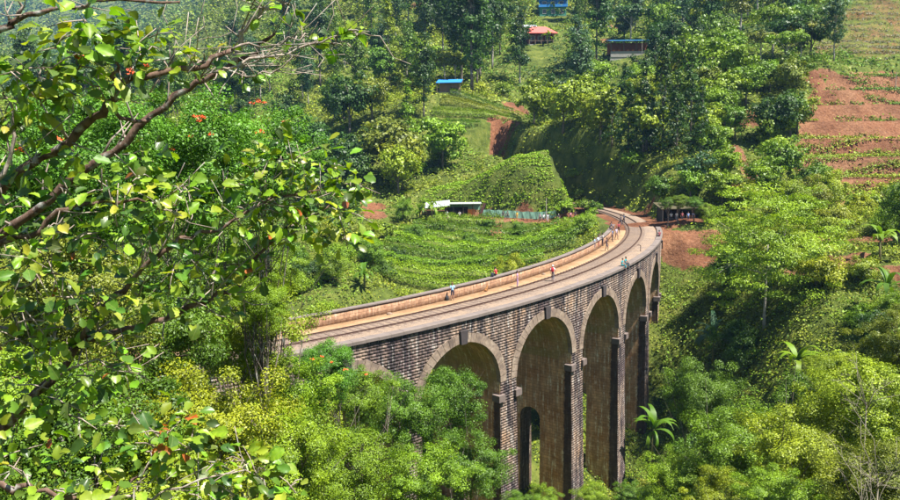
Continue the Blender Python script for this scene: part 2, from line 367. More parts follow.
# ------------------------------------------------------------------ viaduct
SPAN = BAY - 2.12; RA = SPAN/2; ZK = -2.16                 # arch radius, crown (intrados) level
ZS = ZK - RA                                               # springing level
ZF = -30.0; RING = .78
def masonry_mat(name, base, dark, pale, blocks=False, streak=1.0, moss=0.0, edge=False):
    n = N(name); uv = n.n('ShaderNodeTexCoord').outputs['UV']; p = n.gen_pos()
    st = n.n('ShaderNodeMapping', {'Vector': uv, 'Scale': (1.6, .16, 1)}).outputs[0]
    f1 = n.noise(st, 1.0, 6, .65); f2 = n.noise(uv, .35, 4); f3 = n.noise(p, 3.5, 5, .7)
    if blocks: col = n.mix(n.attr('tint').outputs['Fac'], tuple(x*.70 for x in base), tuple(min(1, x*1.22) for x in base))
    else:
        br = n.n('ShaderNodeTexBrick', {'Vector': uv, 'Color1': (*base, 1), 'Color2': (*[x*.72 for x in base], 1), 'Mortar': (*[x*.45 for x in base], 1),
                 'Scale': 1.0, 'Mortar Size': .018, 'Mortar Smooth': .3, 'Brick Width': .6, 'Row Height': .3})
        col = br.outputs[0]
    if blocks:      # broad weathering: violet-black growth, tan unstained areas, ragged darker band along the top under the coping
        fb = n.noise(uv, .22, 5, .6); col = n.mix(n.ramp(fb, [(.40, (1, 1, 1)), (.54, (0, 0, 0))]), col, n.mix(1.0, col, (.42, .40, .50), 'MULTIPLY'))
        col = n.mix(n.ramp(fb, [(.55, (0, 0, 0)), (.66, (.7, .7, .7))]), col, n.mix(1.0, col, (1.35, 1.15, .90), 'MULTIPLY'))
        yy = n.n('ShaderNodeSeparateXYZ', {0: uv}).outputs[1]; tb = n.math('ADD', yy, n.math('MULTIPLY', f1, 4.0)); col = n.mix(n.math('MULTIPLY', n.ramp(n.math('MULTIPLY', tb, .25), [(.20, (0, 0, 0)), (.40, (1, 1, 1))]), .75), col, dark)
    elif edge:
        col = n.mix(n.ramp(n.noise(uv, .5, 5, .6), [(.40, (1, 1, 1)), (.58, (0, 0, 0))]), col, n.mix(1.0, col, (.72, .60, .50), 'MULTIPLY'))
    wet = n.math('MULTIPLY', n.ramp(f1, [(.43, (0, 0, 0)), (.58, (1, 1, 1))]), streak)
    col = n.mix(wet, col, dark)
    pl = n.math('MULTIPLY', n.ramp(n.math('ADD', n.math('MULTIPLY', f1, .5), n.math('MULTIPLY', f3, .5)), [(.50, (1, 1, 1)), (.40, (0, 0, 0))]) if False else n.ramp(n.noise(st, 2.3, 5, .7), [(.53, (0, 0, 0)), (.62, (1, 1, 1))]), .85)
    col = n.mix(n.math('MULTIPLY', pl, n.ramp(f3, [(.38, (0, 0, 0)), (.6, (1, 1, 1))])), col, pale)
    if moss: col = n.mix(n.math('MULTIPLY', n.math('MULTIPLY', n.ramp(f2, [(.36, (0, 0, 0)), (.56, (1, 1, 1))]), n.math('GREATER_THAN', n.n('ShaderNodeSeparateXYZ', {0: uv}).outputs[1], -7.5)), moss), col, (.26, .25, .07))
    col = n.mix(n.ramp(f3, [(.30, (.8, .8, .8)), (.62, (0, 0, 0))]), col, n.mix(1.0, col, (.78, .74, .70) if edge else (.55, .52, .52), 'MULTIPLY'))
    if edge:      # black water-stained quoins below the corbels
        sx = n.n('ShaderNodeSeparateXYZ', {0: uv}); wob = n.math('MULTIPLY', n.math('SUBTRACT', f3, .5), .5)
        m1 = n.ramp(n.math('ADD', sx.outputs[0], wob), [(.70, (1, 1, 1)), (.85, (0, 0, 0))]); m2 = n.math('LESS_THAN', sx.outputs[1], -8.0)
        col = n.mix(n.math('MULTIPLY', n.math('MULTIPLY', m1, m2), .85), col, (.022, .018, .020))
    h = n.math('ADD', f3, n.math('MULTIPLY', n.noise(p, 14, 3), .4))
    if not blocks: h = n.math('SUBTRACT', h, n.math('MULTIPLY', br.outputs[1], .8))
    return n.finish(col, .92, n.bump(h, .7, .03), .15)
M_BLOCK = masonry_mat('weathered_block', (.30, .222, .172), (.040, .034, .038), (.48, .44, .40), True, .95)
M_CORE = masonry_mat('block_backing', (.20, .14, .10), (.045, .033, .03), (.40, .34, .27), False, .8, .3)
M_SOFFIT = masonry_mat('stained_soffit', (.74, .45, .245), (.20, .115, .06), (.85, .78, .60), False, .5, .5, True)
n = N('voussoir_stone'); p = n.gen_pos(); f = n.noise(p, .9, 5, .65); f2 = n.noise(p, 4, 5, .7); rd = n.n('ShaderNodeObjectInfo').outputs['Random']
c = n.ramp(f, [(.34, (.10, .075, .06)), (.48, (.25, .185, .135)), (.68, (.37, .295, .225))]); c = n.mix(n.ramp(f2, [(.36, (.8, .8, .8)), (.56, (0, 0, 0))]), c, (.13, .10, .085)); c = n.mix(n.math('MULTIPLY', rd, .45), c, (.24, .18, .14))
M_STONE = n.finish(c, .9, n.bump(f2, .8, .03), .15)
M_KEY = plain('dark_keystone', (.055, .046, .046), .85, .4, 2.0, .2, 0, .02)
M_CORBEL = plain('corbel_stone', (.15, .118, .105), .85, .4, 2.0, .2, 0, .02)
M_COPE = plain('coping_stone', (.16, .13, .115), .85, .38, .8, .2, 0, .02)
M_PARA = masonry_mat('parapet_brick', (.40, .235, .14), (.20, .10, .06), (.50, .38, .27), False, .45)
viaduct = tag(empty('railway_viaduct', (0, 0, 0)), 'tall curved stone railway viaduct with nine arches across the green valley', 'viaduct')
def build_core():
    V, F3, UV, MI = [], [], [], []
    def quad(ps, uvs, m=0):
        n = len(V); V.extend(ps); UV.extend(uvs); F3.append((n, n+1, n+2, n+3)); MI.append(m)
    D0, D1 = .03, W+1.5
    def strip(poly_t_z, d_of, flip, m=0): pass
    def face_quad(t0, zb0, zt0, t1, zb1, zt1, dd, m=0):
        # dd: function z -> d
        a = [BP(t0, dd(zb0), zb0), BP(t1, dd(zb1), zb1), BP(t1, dd(zt1), zt1), BP(t0, dd(zt0), zt0)]
        quad(a if dd(0) < 2 else a[::-1], [(t0, zb0), (t1, zb1), (t1, zt1), (t0, zt0)] if dd(0) < 2 else [(t0, zt0), (t1, zt1), (t1, zb1), (t0, zb0)], m)
    bat = lambda z: .016*max(0, ZS - z)
    dout = lambda z: D0 - bat(z); din = lambda z: D1 + bat(z)
    hw = lambda z: 1.06 + .010*max(0, ZS - z)
    NA = 28
    for i in range(-3, 6):
        tc = i*BAY
        ang = [math.pi*k/NA for k in range(NA+1)]
        ts = [tc - RA*math.cos(a) for a in ang]; zs = [ZS + RA*math.sin(a) for a in ang]
        for k in range(NA):
            face_quad(ts[k], zs[k], -.3, ts[k+1], zs[k+1], -.3, dout); face_quad(ts[k], zs[k], -.3, ts[k+1], zs[k+1], -.3, din)
            # soffit (barrel)
            quad([BP(ts[k], D0, zs[k]), BP(ts[k], D1, zs[k]), BP(ts[k+1], D1, zs[k+1]), BP(ts[k+1], D0, zs[k+1])],
                 [(D0, ang[k]*RA), (D1, ang[k]*RA), (D1, ang[k+1]*RA), (D0, ang[k+1]*RA)], 1)
    # piers
    for i in range(-4, 6):
        tp = (i+.5)*BAY
        end = i in (-4, 5)
        for sgn_d in (dout, din):
            for zt, zb in ((-.3, ZS), (ZS, -14), (-14, -22), (-22, ZF)):
                face_quad(tp-hw(zb), zb, zt, tp+hw(zb), zb, zt, sgn_d) if zt > ZS-.01 else \
                  quad(*( (lambda a, u: (a, u) if sgn_d is dout else (a[::-1], u[::-1]))(
                      [BP(tp-hw(zb), sgn_d(zb), zb), BP(tp+hw(zb), sgn_d(zb), zb), BP(tp+hw(zt), sgn_d(zt), zt), BP(tp-hw(zt), sgn_d(zt), zt)],
                      [(tp-hw(zb), zb), (tp+hw(zb), zb), (tp+hw(zt), zt), (tp-hw(zt), zt)])))
        # reveals with a jack-arch opening low in the pier
        mid, ow, zc = 4.75, 1.2, -13.0; zs_ = zc - ow
        for s in (-1, 1):
            def rq(d0b, d0t, d1b, d1t, zb, zt, m=1):
                a = [BP(tp+s*hw(zb), d0b, zb), BP(tp+s*hw(zb), d1b, zb), BP(tp+s*hw(zt), d1t, zt), BP(tp+s*hw(zt), d0t, zt)]
                u = [(d0b, zb), (d1b, zb), (d1t, zt), (d0t, zt)]
                quad(a if s > 0 else a[::-1], u if s > 0 else u[::-1], m)
            rq(dout(zc), dout(ZS), din(zc), din(ZS), zc, ZS)
            if end: rq(dout(ZF), dout(zc), din(ZF), din(zc), ZF, zc); continue
            for zb, zt in ((zs_, zc), (-20, zs_), (ZF, -20)):
                K = 8 if zt == zc else 1
                for k in range(K):
                    za, zb2 = (zb + (zt-zb)*k/K, zb + (zt-zb)*(k+1)/K)
                    oa = ow*math.sqrt(max(0, 1-((za-zs_)/ow)**2)) if zt == zc else ow
                    ob = ow*math.sqrt(max(0, 1-((zb2-zs_)/ow)**2)) if zt == zc else ow
                    rq(dout(za), dout(zb2), mid-oa, mid-ob, za, zb2); rq(mid+oa, mid+ob, din(za), din(zb2), za, zb2)
                    if s > 0:   # jambs of the opening
                        for sd in (-1, 1):
                            a = [BP(tp-hw(za), mid+sd*oa, za), BP(tp+hw(za), mid+sd*oa, za), BP(tp+hw(zb2), mid+sd*ob, zb2), BP(tp-hw(zb2), mid+sd*ob, zb2)]
                            u = [(0, za), (2, za), (2, zb2), (0, zb2)]
                            quad(a if sd < 0 else a[::-1], u, 0)
    me = np_mesh('wall', np.array(V), np.array(F3), uv=np.array(UV), mat_idx=MI)
    mesh_obj('wall', me, viaduct, [M_CORE, M_SOFFIT])
build_core()
def extrados(t):
    """height of the ring's outer edge at t, or None where there is only pier"""
    i = round(t/BAY); x = t - i*BAY; r = RA + RING
    return ZS + math.sqrt(max(0, r*r - x*x)) if abs(x) < r else None
def build_blocks():
    """coursed blocks of the outer face, each standing proud of recessed joints"""
    V, F, T, UV = [], [], [], []
    hb = .245; z = -.36; row = 0
    def block(t0b, t1b, t0t, t1t, zb, zt, d):
        if max(t1b-t0b, t1t-t0t) < .05: return
        j = .010; pr = .04 + rnd.random()*.025; n = len(V); c = min(1, max(0, rnd.gauss(.5, .27)))
        pts = [(t0b+j, zb+j), (t1b-j, zb+j), (t1t-j, zt-j), (t0t+j, zt-j)]
        ch = .014
        for (t, zz) in pts: V.append(BP(t, d+.03, zz)); UV.append((t, zz))
        cx = sum(p[0] for p in pts)/4; cz = sum(p[1] for p in pts)/4
        for (t, zz) in pts:
            V.append(BP(t + (ch if t < cx else -ch), d-pr, zz + (ch if zz < cz else -ch))); UV.append((t, zz))
        T.extend([c]*8)
        F.append((n+4, n+5, n+6, n+7))
        for k in range(4): F.append((n+k, n+(k+1) % 4, n+4+(k+1) % 4, n+4+k))
    while z - hb > -27:
        zt, zb = z, z-hb; zm = (zt+zb)/2; d = .03 - .016*max(0, ZS-zm)
        for i in range(-4, 6):
            tp = (i+.5)*BAY
            # limits of solid masonry between ring i (left) and ring i+1 (right)
            def lim(zz):
                r = RA + RING
                if zz > ZS + r: return tp-BAY/2, tp+BAY/2
                if zz >= ZS:
                    x = math.sqrt(max(0, r*r-(zz-ZS)**2)); a, b = tp-BAY/2+x, tp+BAY/2-x
                    return (a, b) if b > a else (tp, tp)
                h = 1.06 + .010*(ZS-zz); return tp-h, tp+h
            (a0, b0), (a1, b1) = lim(zb), lim(zt)
            if i == -4: a0 = a1 = tp - .1
            if i == 5: b0 = b1 = tp + .1
            if zb < ZS + RING*1.2 and zt > ZS - .2 and b0-a0 < .1: continue
            lo, hi = min(a0, a1), max(b0, b1); blen = .50
            k = math.floor(lo/blen) - 1; t = (k + (.5 if row % 2 else 0))*blen
            while t < hi:
                e = t + blen
                c = [max(t, a0), min(e, b0), max(t, a1), min(e, b1)]
                if c[1] > c[0] - 1e-6 or c[3] > c[2] - 1e-6:
                    if c[1] < c[0]: c[0] = c[1] = min(max(c[0], a0), b0)
                    if c[3] < c[2]: c[2] = c[3] = min(max(c[2], a1), b1)
                    block(c[0], c[1], c[2], c[3], zb, zt, d)
                t = e
        z -= hb; row += 1
    me = np_mesh('block_facing', np.array(V), np.array(F), {'tint': np.array(T)}, uv=np.array(UV))
    o = mesh_obj('block_facing', me, viaduct, [M_BLOCK]); o['kind'] = 'stuff'; o['label'] = 'weathered purple grey and tan block courses of the outer face'
build_blocks()
def bprism(ts_zs, d0, d1):
    """a block with outline (t,z) x4 running from depth d0 (outer) to d1"""
    m = MB(); lo = [BP(t, d1, z) for t, z in ts_zs]; hi = [BP(t, d0, z) for t, z in ts_zs]
    m.add(lo + hi, [(0,1,2,3)[::-1], (4,5,6,7), (0,1,5,4), (1,2,6,5), (2,3,7,6), (3,0,4,7)])
    return m
for i in range(-3, 6):
    tc = i*BAY; NV = 25
    for k in range(NV):
        g = .0012; a0, a1 = math.pi*(k/NV + g), math.pi*((k+1)/NV - g)
        f = lambda r, a: (tc - r*math.cos(a), ZS + r*math.sin(a))
        if k == NV//2:
            q = [(tc-.33, ZK-.10), (tc+.33, ZK-.10), (tc+.42, ZK+1.05), (tc-.42, ZK+1.05)]
            bprism(q, -.26, .3).build('keystone', M_KEY, viaduct)
        else:
            rr = RA + RING + rnd.uniform(-.05, .03)
            # ring stones cut straight where two neighbouring rings meet over a pier
            pts = [f(RA-.02, a0), f(RA-.02, a1), f(rr, a1), f(rr, a0)]
            lim = BAY/2 - .03
            pts = [(max(tc-lim, min(tc+lim, t)), z) for t, z in pts]
            bprism(pts[::-1], -.07-rnd.random()*.025, .4).build('voussoir', M_STONE, viaduct)
for i in range(-4, 6):
    tp = (i+.5)*BAY
    for s in (-1, 1):
        if (i == -4 and s < 0) or (i == 5 and s > 0): continue
        for d0, d1 in ((-.30, .55), (W+.95, W+1.85)):
            zc = -8.05; a, b = tp + s*.72, tp + s*1.52; a, b = min(a, b), max(a, b)
            bprism([(a, zc-.30), (b, zc-.30), (b, zc+.30), (a, zc+.30)], d0, d1).build('corbel', M_CORBEL, viaduct)
# coping of the low outer edge, in separate stones
ln = 1.12; t = T_A - 3
while t < T_B + 1.5:
    e = t + ln
    m = MB(); dz = rnd.uniform(-.012, .012); vs = []
    prof = [(-.20, -.30), (-.20, -.06), (-.14, 0.0), (.52, 0.0), (.56, -.05), (.56, -.30)]
    for tt in (t+.006, e-.006): vs += [BP(tt, d, z+dz) for d, z in prof]
    n = len(prof); m.add(vs, [(k, (k+1) % n, n+(k+1) % n, n+k) for k in range(n)] + [tuple(range(n))[::-1], tuple(range(n, 2*n))])
    m.build('coping_stone', M_COPE, viaduct); t = e
# far parapet: brick wall and coping stones
def ribbon(prof, t0, t1, dt, closed=True):
    """sweep a (d,z) outline along the curve"""
    V, UV, F = [], [], []; k = int(math.ceil((t1-t0)/dt)); n = len(prof)
    cum = [0]
    for a, b in zip(prof, prof[1:] + prof[:1]): cum.append(cum[-1] + math.hypot(a[0]-b[0], a[1]-b[1]))
    for i in range(k+1):
        t = t0 + (t1-t0)*i/k
        for j, (d, z) in enumerate(prof): V.append(BP(t, d, z)); UV.append((t, cum[j]))
    nn = n if closed else n-1
    for i in range(k):
        for j in range(nn): F.append((i*n+j, (i+1)*n+j, (i+1)*n+(j+1) % n, i*n+(j+1) % n))
    Fl = [np.array(F)]
    if closed: Fl.append(np.array([tuple(range(n)), tuple(range(k*n, k*n+n))[::-1]]))
    return np.array(V), Fl, np.array(UV)
zp = -ZD + PH
V, F, UV = ribbon([(W-.48, -.6), (W-.48, zp-.12), (W-.03, zp-.12), (W-.03, -.6)], T_A-6, T_B-3.5, .8)
mesh_obj('parapet', np_mesh('parapet', V, F, uv=UV), viaduct, [M_PARA])
t = T_A - 6; ln = 1.0
while t < T_B - 4.0:
    e = t + ln; q = []; dz = rnd.uniform(-.012, .012)
    for tt in (t+.005, e-.005): q += [BP(tt, d, z+dz) for d, z in ((W-.56, zp-.118), (W-.56, zp-.02), (W+.04, zp-.02), (W+.04, zp-.118))]
    MB().add(q, [(0,1,5,4),(1,2,6,5),(2,3,7,6),(3,0,4,7),(3,2,1,0),(4,5,6,7)]).build('parapet_coping', M_COPE, viaduct); t = e
# deck fill: sandy footway beside the ballast
def sand_mat():
    n = N('sandy_footway'); p = n.gen_pos(); f = n.noise(p, .9, 6, .65); g = n.noise(p, 9, 4, .7)
    c = n.ramp(f, [(.3, (.38, .22, .11)), (.5, (.52, .34, .18)), (.7, (.58, .41, .25))]); c = n.mix(n.ramp(g, [(.35, (.6, .6, .6)), (.6, (0, 0, 0))]), c, (.34, .22, .15))
    return n.finish(c, .95, n.bump(n.math('ADD', f, g), .7, .04), .1)
def ballast_mat():
    n = N('ballast'); p = n.gen_pos(); vo = n.n('ShaderNodeTexVoronoi', {'Vector': p, 'Scale': 11.0}); f = n.noise(p, .7, 4)
    c = n.mix(vo.outputs['Color'], (.105, .075, .058), (.285, .22, .175)); c = n.mix(n.ramp(f, [(.35, (0, 0, 0)), (.65, (.8, .8, .8))]), c, (.27, .195, .135))
    return n.finish(c, .95, n.bump(vo.outputs['Distance'], .9, .06), .1)
M_SAND, M_BAL = sand_mat(), ballast_mat()
V, F, UV = ribbon([(.50, -.5), (.50, -ZD), (W-.44, -ZD), (W-.44, -.5)], T_A-6, T_B-1, .8)
mesh_obj('deck', np_mesh('deck', V, F, uv=UV), viaduct, [M_SAND])
# ------------------------------------------------------------------ railway track (rails, sleepers, ballast)
DN = 2.73; DCTR = DN + .875
track = tag(empty('railway_track'), 'single broad gauge railway track curving across the viaduct into the cutting', 'railway track')
TT0, TT1 = T_A - 14, 128.0
V, F, UV = ribbon([(.60, -ZD-.12), (.64, -ZD+.03), (DCTR-1.65, -ZD+.035), (DCTR+1.05, -ZD+.035), (DCTR+1.45, -ZD-.12)], TT0, TT1, .8)
V[:, 2] += (vnoise(V[:, 0]*1.5, V[:, 1]*1.5, 5)-.5)*.02
mesh_obj('ballast_bed', np_mesh('ballast_bed', V, F, uv=UV, smooth=False), track, [M_BAL])
M_RAIL = plain('rusty_rail', (.060, .028, .018), .6, .35, 2.5, .4, .2)
M_SLEEP = plain('weathered_sleeper', (.15, .105, .08), .9, .4, 3.0)
for dd in (DN, DN+1.75):
    V, F, UV = ribbon([(dd-.07, -ZD+.03), (dd-.07, -ZD+.06), (dd-.022, -ZD+.08), (dd-.022, -ZD+.13), (dd-.038, -ZD+.14), (dd-.038, -ZD+.18),
                       (dd+.038, -ZD+.18), (dd+.038, -ZD+.14), (dd+.022, -ZD+.13), (dd+.022, -ZD+.08), (dd+.07, -ZD+.06), (dd+.07, -ZD+.03)], TT0, TT1, .7)
    mesh_obj('rail', np_mesh('rail', V, F, uv=UV), track, [M_RAIL])
sm = MB().box((-.13, -1.37, -.09), (.13, 1.37, .035)).box((-.10, -.99, .035), (.10, -.77, .07)).box((-.10, .77, .035), (.10, .99, .07)).mesh('sleeper'); sm.materials.append(M_SLEEP)
t = -30.0
while t < 118:
    o = mesh_obj('sleeper', sm, track); p = BP(t, DCTR, -ZD+.014); a = PHI0 + t/R_OUT
    o.location = p; o.rotation_euler = (0, 0, a + math.pi/2 + rnd.uniform(-.015, .015)); t += .72
print('bridge', round(time.time()-T0, 1))
# ------------------------------------------------------------------ vegetation kit
def kites(P, Nn, size, asp=.5, seed=0, fold=.12):
    """one folded kite-shaped leaf at every point; returns V (4n,3), F (n,4)"""
    g = np.random.default_rng(seed); n = len(P)
    Nn = Nn/(np.linalg.norm(Nn, axis=1, keepdims=True)+1e-9)
    r = g.normal(size=(n, 3)); a = np.cross(Nn, r); a /= np.linalg.norm(a, axis=1, keepdims=True)+1e-9
    b = np.cross(Nn, a); s = (size*g.uniform(.65, 1.35, n))[:, None]
    V = np.empty((n, 4, 3)); V[:, 0] = P - a*s*.5; V[:, 2] = P + a*s*.5
    V[:, 1] = P + b*s*asp*.5 + Nn*s*fold - a*s*.06; V[:, 3] = P - b*s*asp*.5 + Nn*s*fold - a*s*.06
    return V.reshape(-1, 3), np.arange(4*n).reshape(n, 4)
def crown_mesh(name, seed, rad, ncl, nleaf, leaf, rc, asp=.5, shell=.45, flat=.75, droop=0.0, shape='round', up=.45, jit=.7):
    """many leaf-sized faces in clumps spread through the crown's volume"""
    g = np.random.default_rng(seed); rx, ry, rz = rad
    d = g.normal(size=(ncl, 3)); d /= np.linalg.norm(d, axis=1, keepdims=True)
    r = g.uniform(0.05, 1, ncl)**shell; C = d*r[:, None]
    lobe = 1 + .28*np.sin(3*np.arctan2(d[:, 1], d[:, 0]) + seed) * (1-np.abs(d[:, 2])) + g.normal(0, .1, ncl)
    C *= lobe[:, None]
    if shape == 'cone':
        h = g.uniform(-1, 1, ncl); w = (1-h)*.5; ang = g.uniform(0, 6.283, ncl); rr = w*g.uniform(.3, 1, ncl)**.5
        C = np.stack([rr*np.cos(ang), rr*np.sin(ang), h], 1)
    if shape == 'dome': C[:, 2] = np.abs(C[:, 2])*1.15 - .25
    if shape == 'tall':
        C[:, 2] += g.normal(0, .12, ncl); C[:, :2] *= (1.0 - .35*np.abs(C[:, 2]))[:, None]
    C = C*np.array([rx, ry, rz])
    k = max(1, nleaf//ncl); ci = np.repeat(np.arange(ncl), k); n = len(ci)
    q = g.normal(size=(n, 3)); q /= np.linalg.norm(q, axis=1, keepdims=True); q *= (g.uniform(0, 1, n)**.45)[:, None]*np.array([1, 1, flat])
    crs = rc*g.uniform(.6, 1.35, ncl)
    P = C[ci] + q*crs[ci][:, None]; P[:, 2] -= droop*np.hypot(q[:, 0], q[:, 1])*crs[ci]
    out = P/np.array([rx, ry, rz]); out /= np.linalg.norm(out, axis=1, keepdims=True)+1e-6
    Nn = out*.45 + q*.5 + np.array([0, 0, up]) + g.normal(size=(n, 3))*jit*.6
    V, F = kites(P, Nn, leaf, asp, seed+1)
    ct = g.normal(0, .16, ncl); t = np.clip(.48 + ct[ci] + g.normal(0, .17, n), 0, 1)
    me = np_mesh(name, V, F, {'tint': np.repeat(t, 4)}); me.materials.append(M_FOL)
    return me, C
def limb_mesh(seed, H, r0, C, nl=7, r1=.25, z0=0.0, mat=None, lean=0.0, start=.35):
    """tapered trunk from z0 up to H with limbs to some crown clumps (C relative to the crown centre at height H)"""
    g = random.Random(seed); m = MB(); top = H*.98
    pts = []; K = 6; ax, ay = g.uniform(-1, 1)*lean, g.uniform(-1, 1)*lean
    for i in range(K+1):
        f = i/K; pts.append((ax*math.sin(f*3.0)*(1-f) + g.uniform(-.04, .04)*H*.12, ay*math.sin(f*2.4)*(1-f) + g.uniform(-.04, .04)*H*.12, z0 + (top-z0)*f))
    m.tube(pts, [r0*(1.25 if i == 0 else 1)*(1-.72*i/K) for i in range(K+1)], 7)
    idx = list(range(len(C))); g.shuffle(idx)
    for j in idx[:nl]:
        f = g.uniform(start, .93); i = min(K-1, int(f*K)); a = np.array(pts[i])*(1-(f*K-i)) + np.array(pts[i+1])*(f*K-i)
        b = np.array([C[j][0], C[j][1], H + C[j][2]])*np.array([.92, .92, 1]); 
        if b[2] < a[2]: a[2] = max(z0+.2*(H-z0), b[2]-.6)
        mid = (a+b)/2 + np.array([g.uniform(-.1, .1), g.uniform(-.1, .1), .12])*np.linalg.norm(b-a)
        r = r0*(1-.72*f)*.62
        m.tube([a, mid, b], [r, r*.6, r*.18], 5, cap=False)
        for _ in range(2):
            e = b + np.array([g.uniform(-1, 1), g.uniform(-1, 1), g.uniform(-.3, .8)])*np.linalg.norm(b-a)*.3
            m.tube([mid, (mid+e)/2 + np.array([0, 0, .05]), e], [r*.5, r*.3, r*.1], 4, cap=False)
    me = m.mesh('trunk', True); me.materials.append(mat or M_BARK); return me
PROTO = {}
def proto(kind, i, H, r0, mat=None, nl=7, lean=.2, start=.35, **kw):
    cm, C = crown_mesh('crown', 100*len(PROTO)+i*7+3, **kw)
    PROTO.setdefault(kind, []).append((cm, C, limb_mesh(len(PROTO)*31+i, H, r0, C, nl, mat=mat, lean=lean, start=start), H))
# far kinds (seen from 120 m and more)
for i in range(4): proto('round', i, 5.0, .22, rad=(3.4, 3.2, 2.7), ncl=46, nleaf=3000, leaf=.42, rc=1.0, asp=.7)
for i in range(3): proto('tall', i, 10.0, .2, M_BARK if i else M_BARKL, 9, .3, .55, rad=(2.6, 2.5, 6.2), ncl=52, nleaf=3000, leaf=.42, rc=1.05, asp=.6, shape='tall', droop=.3)
for i in range(2): proto('conifer', i, 7.5, .2, rad=(2.9, 2.9, 6.6), ncl=90, nleaf=3000, leaf=.40, rc=.7, asp=.45, shape='cone', droop=.5, flat=.45)
for i in range(4): proto('shrub', i, 1.6, .10, nl=5, rad=(2.2, 2.1, 1.5), ncl=26, nleaf=1500, leaf=.34, rc=.75, asp=.7, shape='dome', start=.1)
for i in range(2): proto('umbrella', i, 6.0, .2, M_BARKL, 8, .4, .5, rad=(3.8, 3.6, 1.5), ncl=40, nleaf=2600, leaf=.40, rc=.85, asp=.6, flat=.5, shape='dome')
# middle kinds (50 to 120 m)
for i in range(3): proto('mid', i, 4.6, .2, rad=(3.2, 3.0, 2.7), ncl=70, nleaf=13000, leaf=.22, rc=.85, asp=.55)
for i in range(3): proto('midbush', i, 1.5, .09, nl=6, rad=(2.2, 2.1, 1.6), ncl=34, nleaf=7500, leaf=.19, rc=.7, asp=.55, shape='dome', start=.1)
# near kinds (12 to 50 m)
for i in range(3): proto('near', i, 4.5, .15, nl=14, rad=(3.0, 2.8, 2.6), ncl=120, nleaf=42000, leaf=.115, rc=.62, asp=.5)
for i in range(1): proto('feathery', i, 6.0, .2, M_BARKL, 14, .5, .3, rad=(5.6, 5.0, 5.4), ncl=210, nleaf=30000, leaf=.20, rc=.95, asp=.35, flat=.35, up=.7)
def green(c, v=.12):
    k = 1 + rnd.uniform(-v, v)*1.6; return (c[0]*k*(1+rnd.uniform(-v, v)), c[1]*k, c[2]*k*(1+rnd.uniform(-v, v)), 1)
G = {'bright': (.142, .232, .010), 'yellow': (.215, .268, .012), 'mid': (.086, .168, .010), 'dark': (.036, .085, .012), 'olive': (.160, .188, .018), 'blue': (.056, .120, .050), 'lime': (.178, .285, .010)}
LOOK = {'bright': 'bright green', 'yellow': 'yellow-green', 'mid': 'green', 'dark': 'dark green', 'olive': 'olive-green', 'blue': 'blue-green', 'lime': 'lime-green'}
PLANTED = []      # (object, look phrase, category, anchor point) - labelled at the end
KINDW = {'round': ('broadleaf_tree', 'round-crowned tree', 'tree'), 'tall': ('eucalyptus_tree', 'tall slender tree', 'tree'), 'conifer': ('conifer_tree', 'pointed conifer', 'tree'),
         'shrub': ('shrub', 'bushy shrub', 'shrub'), 'umbrella': ('umbrella_tree', 'flat-topped tree', 'tree'), 'mid': ('broadleaf_tree', 'leafy tree', 'tree'), 'midbush': ('shrub', 'leafy shrub', 'shrub'),
         'near': ('broadleaf_tree', 'dense small-leaved tree', 'tree'), 'feathery': ('feathery_tree', 'large airy feathery tree', 'tree')}
GROUPW = {'round': 'round trees on the hillsides', 'tall': 'tall slender trees on the far slope', 'conifer': 'conifers above the cutting', 'shrub': 'shrubs on the hillsides',
          'umbrella': 'flat-topped trees on the far slope', 'mid': 'trees in the valley', 'midbush': 'shrubs in the valley', 'near': 'trees in the foreground', 'feathery': 'feathery trees'}
def plant(kind, x, y, col, sc=1.0, sz=None, var=None, sink=.15, z=None):
    """tree standing on the ground: shared crown and trunk meshes"""
    cm, C, tm, H = PROTO[kind][var if var is not None else rnd.randrange(len(PROTO[kind]))]
    zg = float(hfun(x, y)) if z is None else z
    t = empty(KINDW[kind][0], (x, y, zg-sink*sc), rnd.uniform(0, 6.28)); s3 = (sc, sc, sz or sc*rnd.uniform(.9, 1.12)); t.scale = s3
    mesh_obj('trunk', tm, t); c = mesh_obj('crown', cm, t); c.location = (0, 0, H); c.color = green(G[col])
    t['group'] = GROUPW[kind]; PLANTED.append((t, LOOK[col]+' '+KINDW[kind][1], KINDW[kind][2], (x, y, zg+H*s3[2]))); return t
def crown_at(kind, u, v, Y, rpx, col, var=None, sq=1.0, trunk_r=.14, nl=9):
    """tree whose crown is seen round pixel (u, v) at distance Y; its own trunk reaches down to the ground"""
    i = var if var is not None else rnd.randrange(len(PROTO[kind])); cm, C, tm, H = PROTO[kind][i]
    p = at(u, v, Y); sc = rpx*Y/F_PX/(5.4 if kind == 'feathery' else 3.2); zg = float(hfun(p[0], p[1])); h = max(p[2]-zg, 2.0*sc)
    t = empty(KINDW[kind][0], (p[0], p[1], zg-.2)); rz = rnd.uniform(0, 6.28); t.rotation_euler = (0, 0, rz)
    c = mesh_obj('crown', cm, t); c.location = (0, 0, h+.2); c.scale = (sc, sc, sc*sq); c.color = green(G[col], .08)
    lm = limb_mesh(int(u*7+v), h+.2, trunk_r*max(.8, sc), [(q[0]*sc, q[1]*sc, q[2]*sc*sq) for q in C], nl, z0=-.3, mat=M_BARKL if kind == 'feathery' else M_BARK, lean=.5, start=.55 if h > 5 else .3)
    mesh_obj('trunk', lm, t); t['group'] = GROUPW[kind]
    PLANTED.append((t, LOOK[col]+' '+KINDW[kind][1], KINDW[kind][2], tuple(p))); return t
CLEAR = []     # (u, v, ru, rv): windows on built things that planting must leave open (turned into ground discs below)
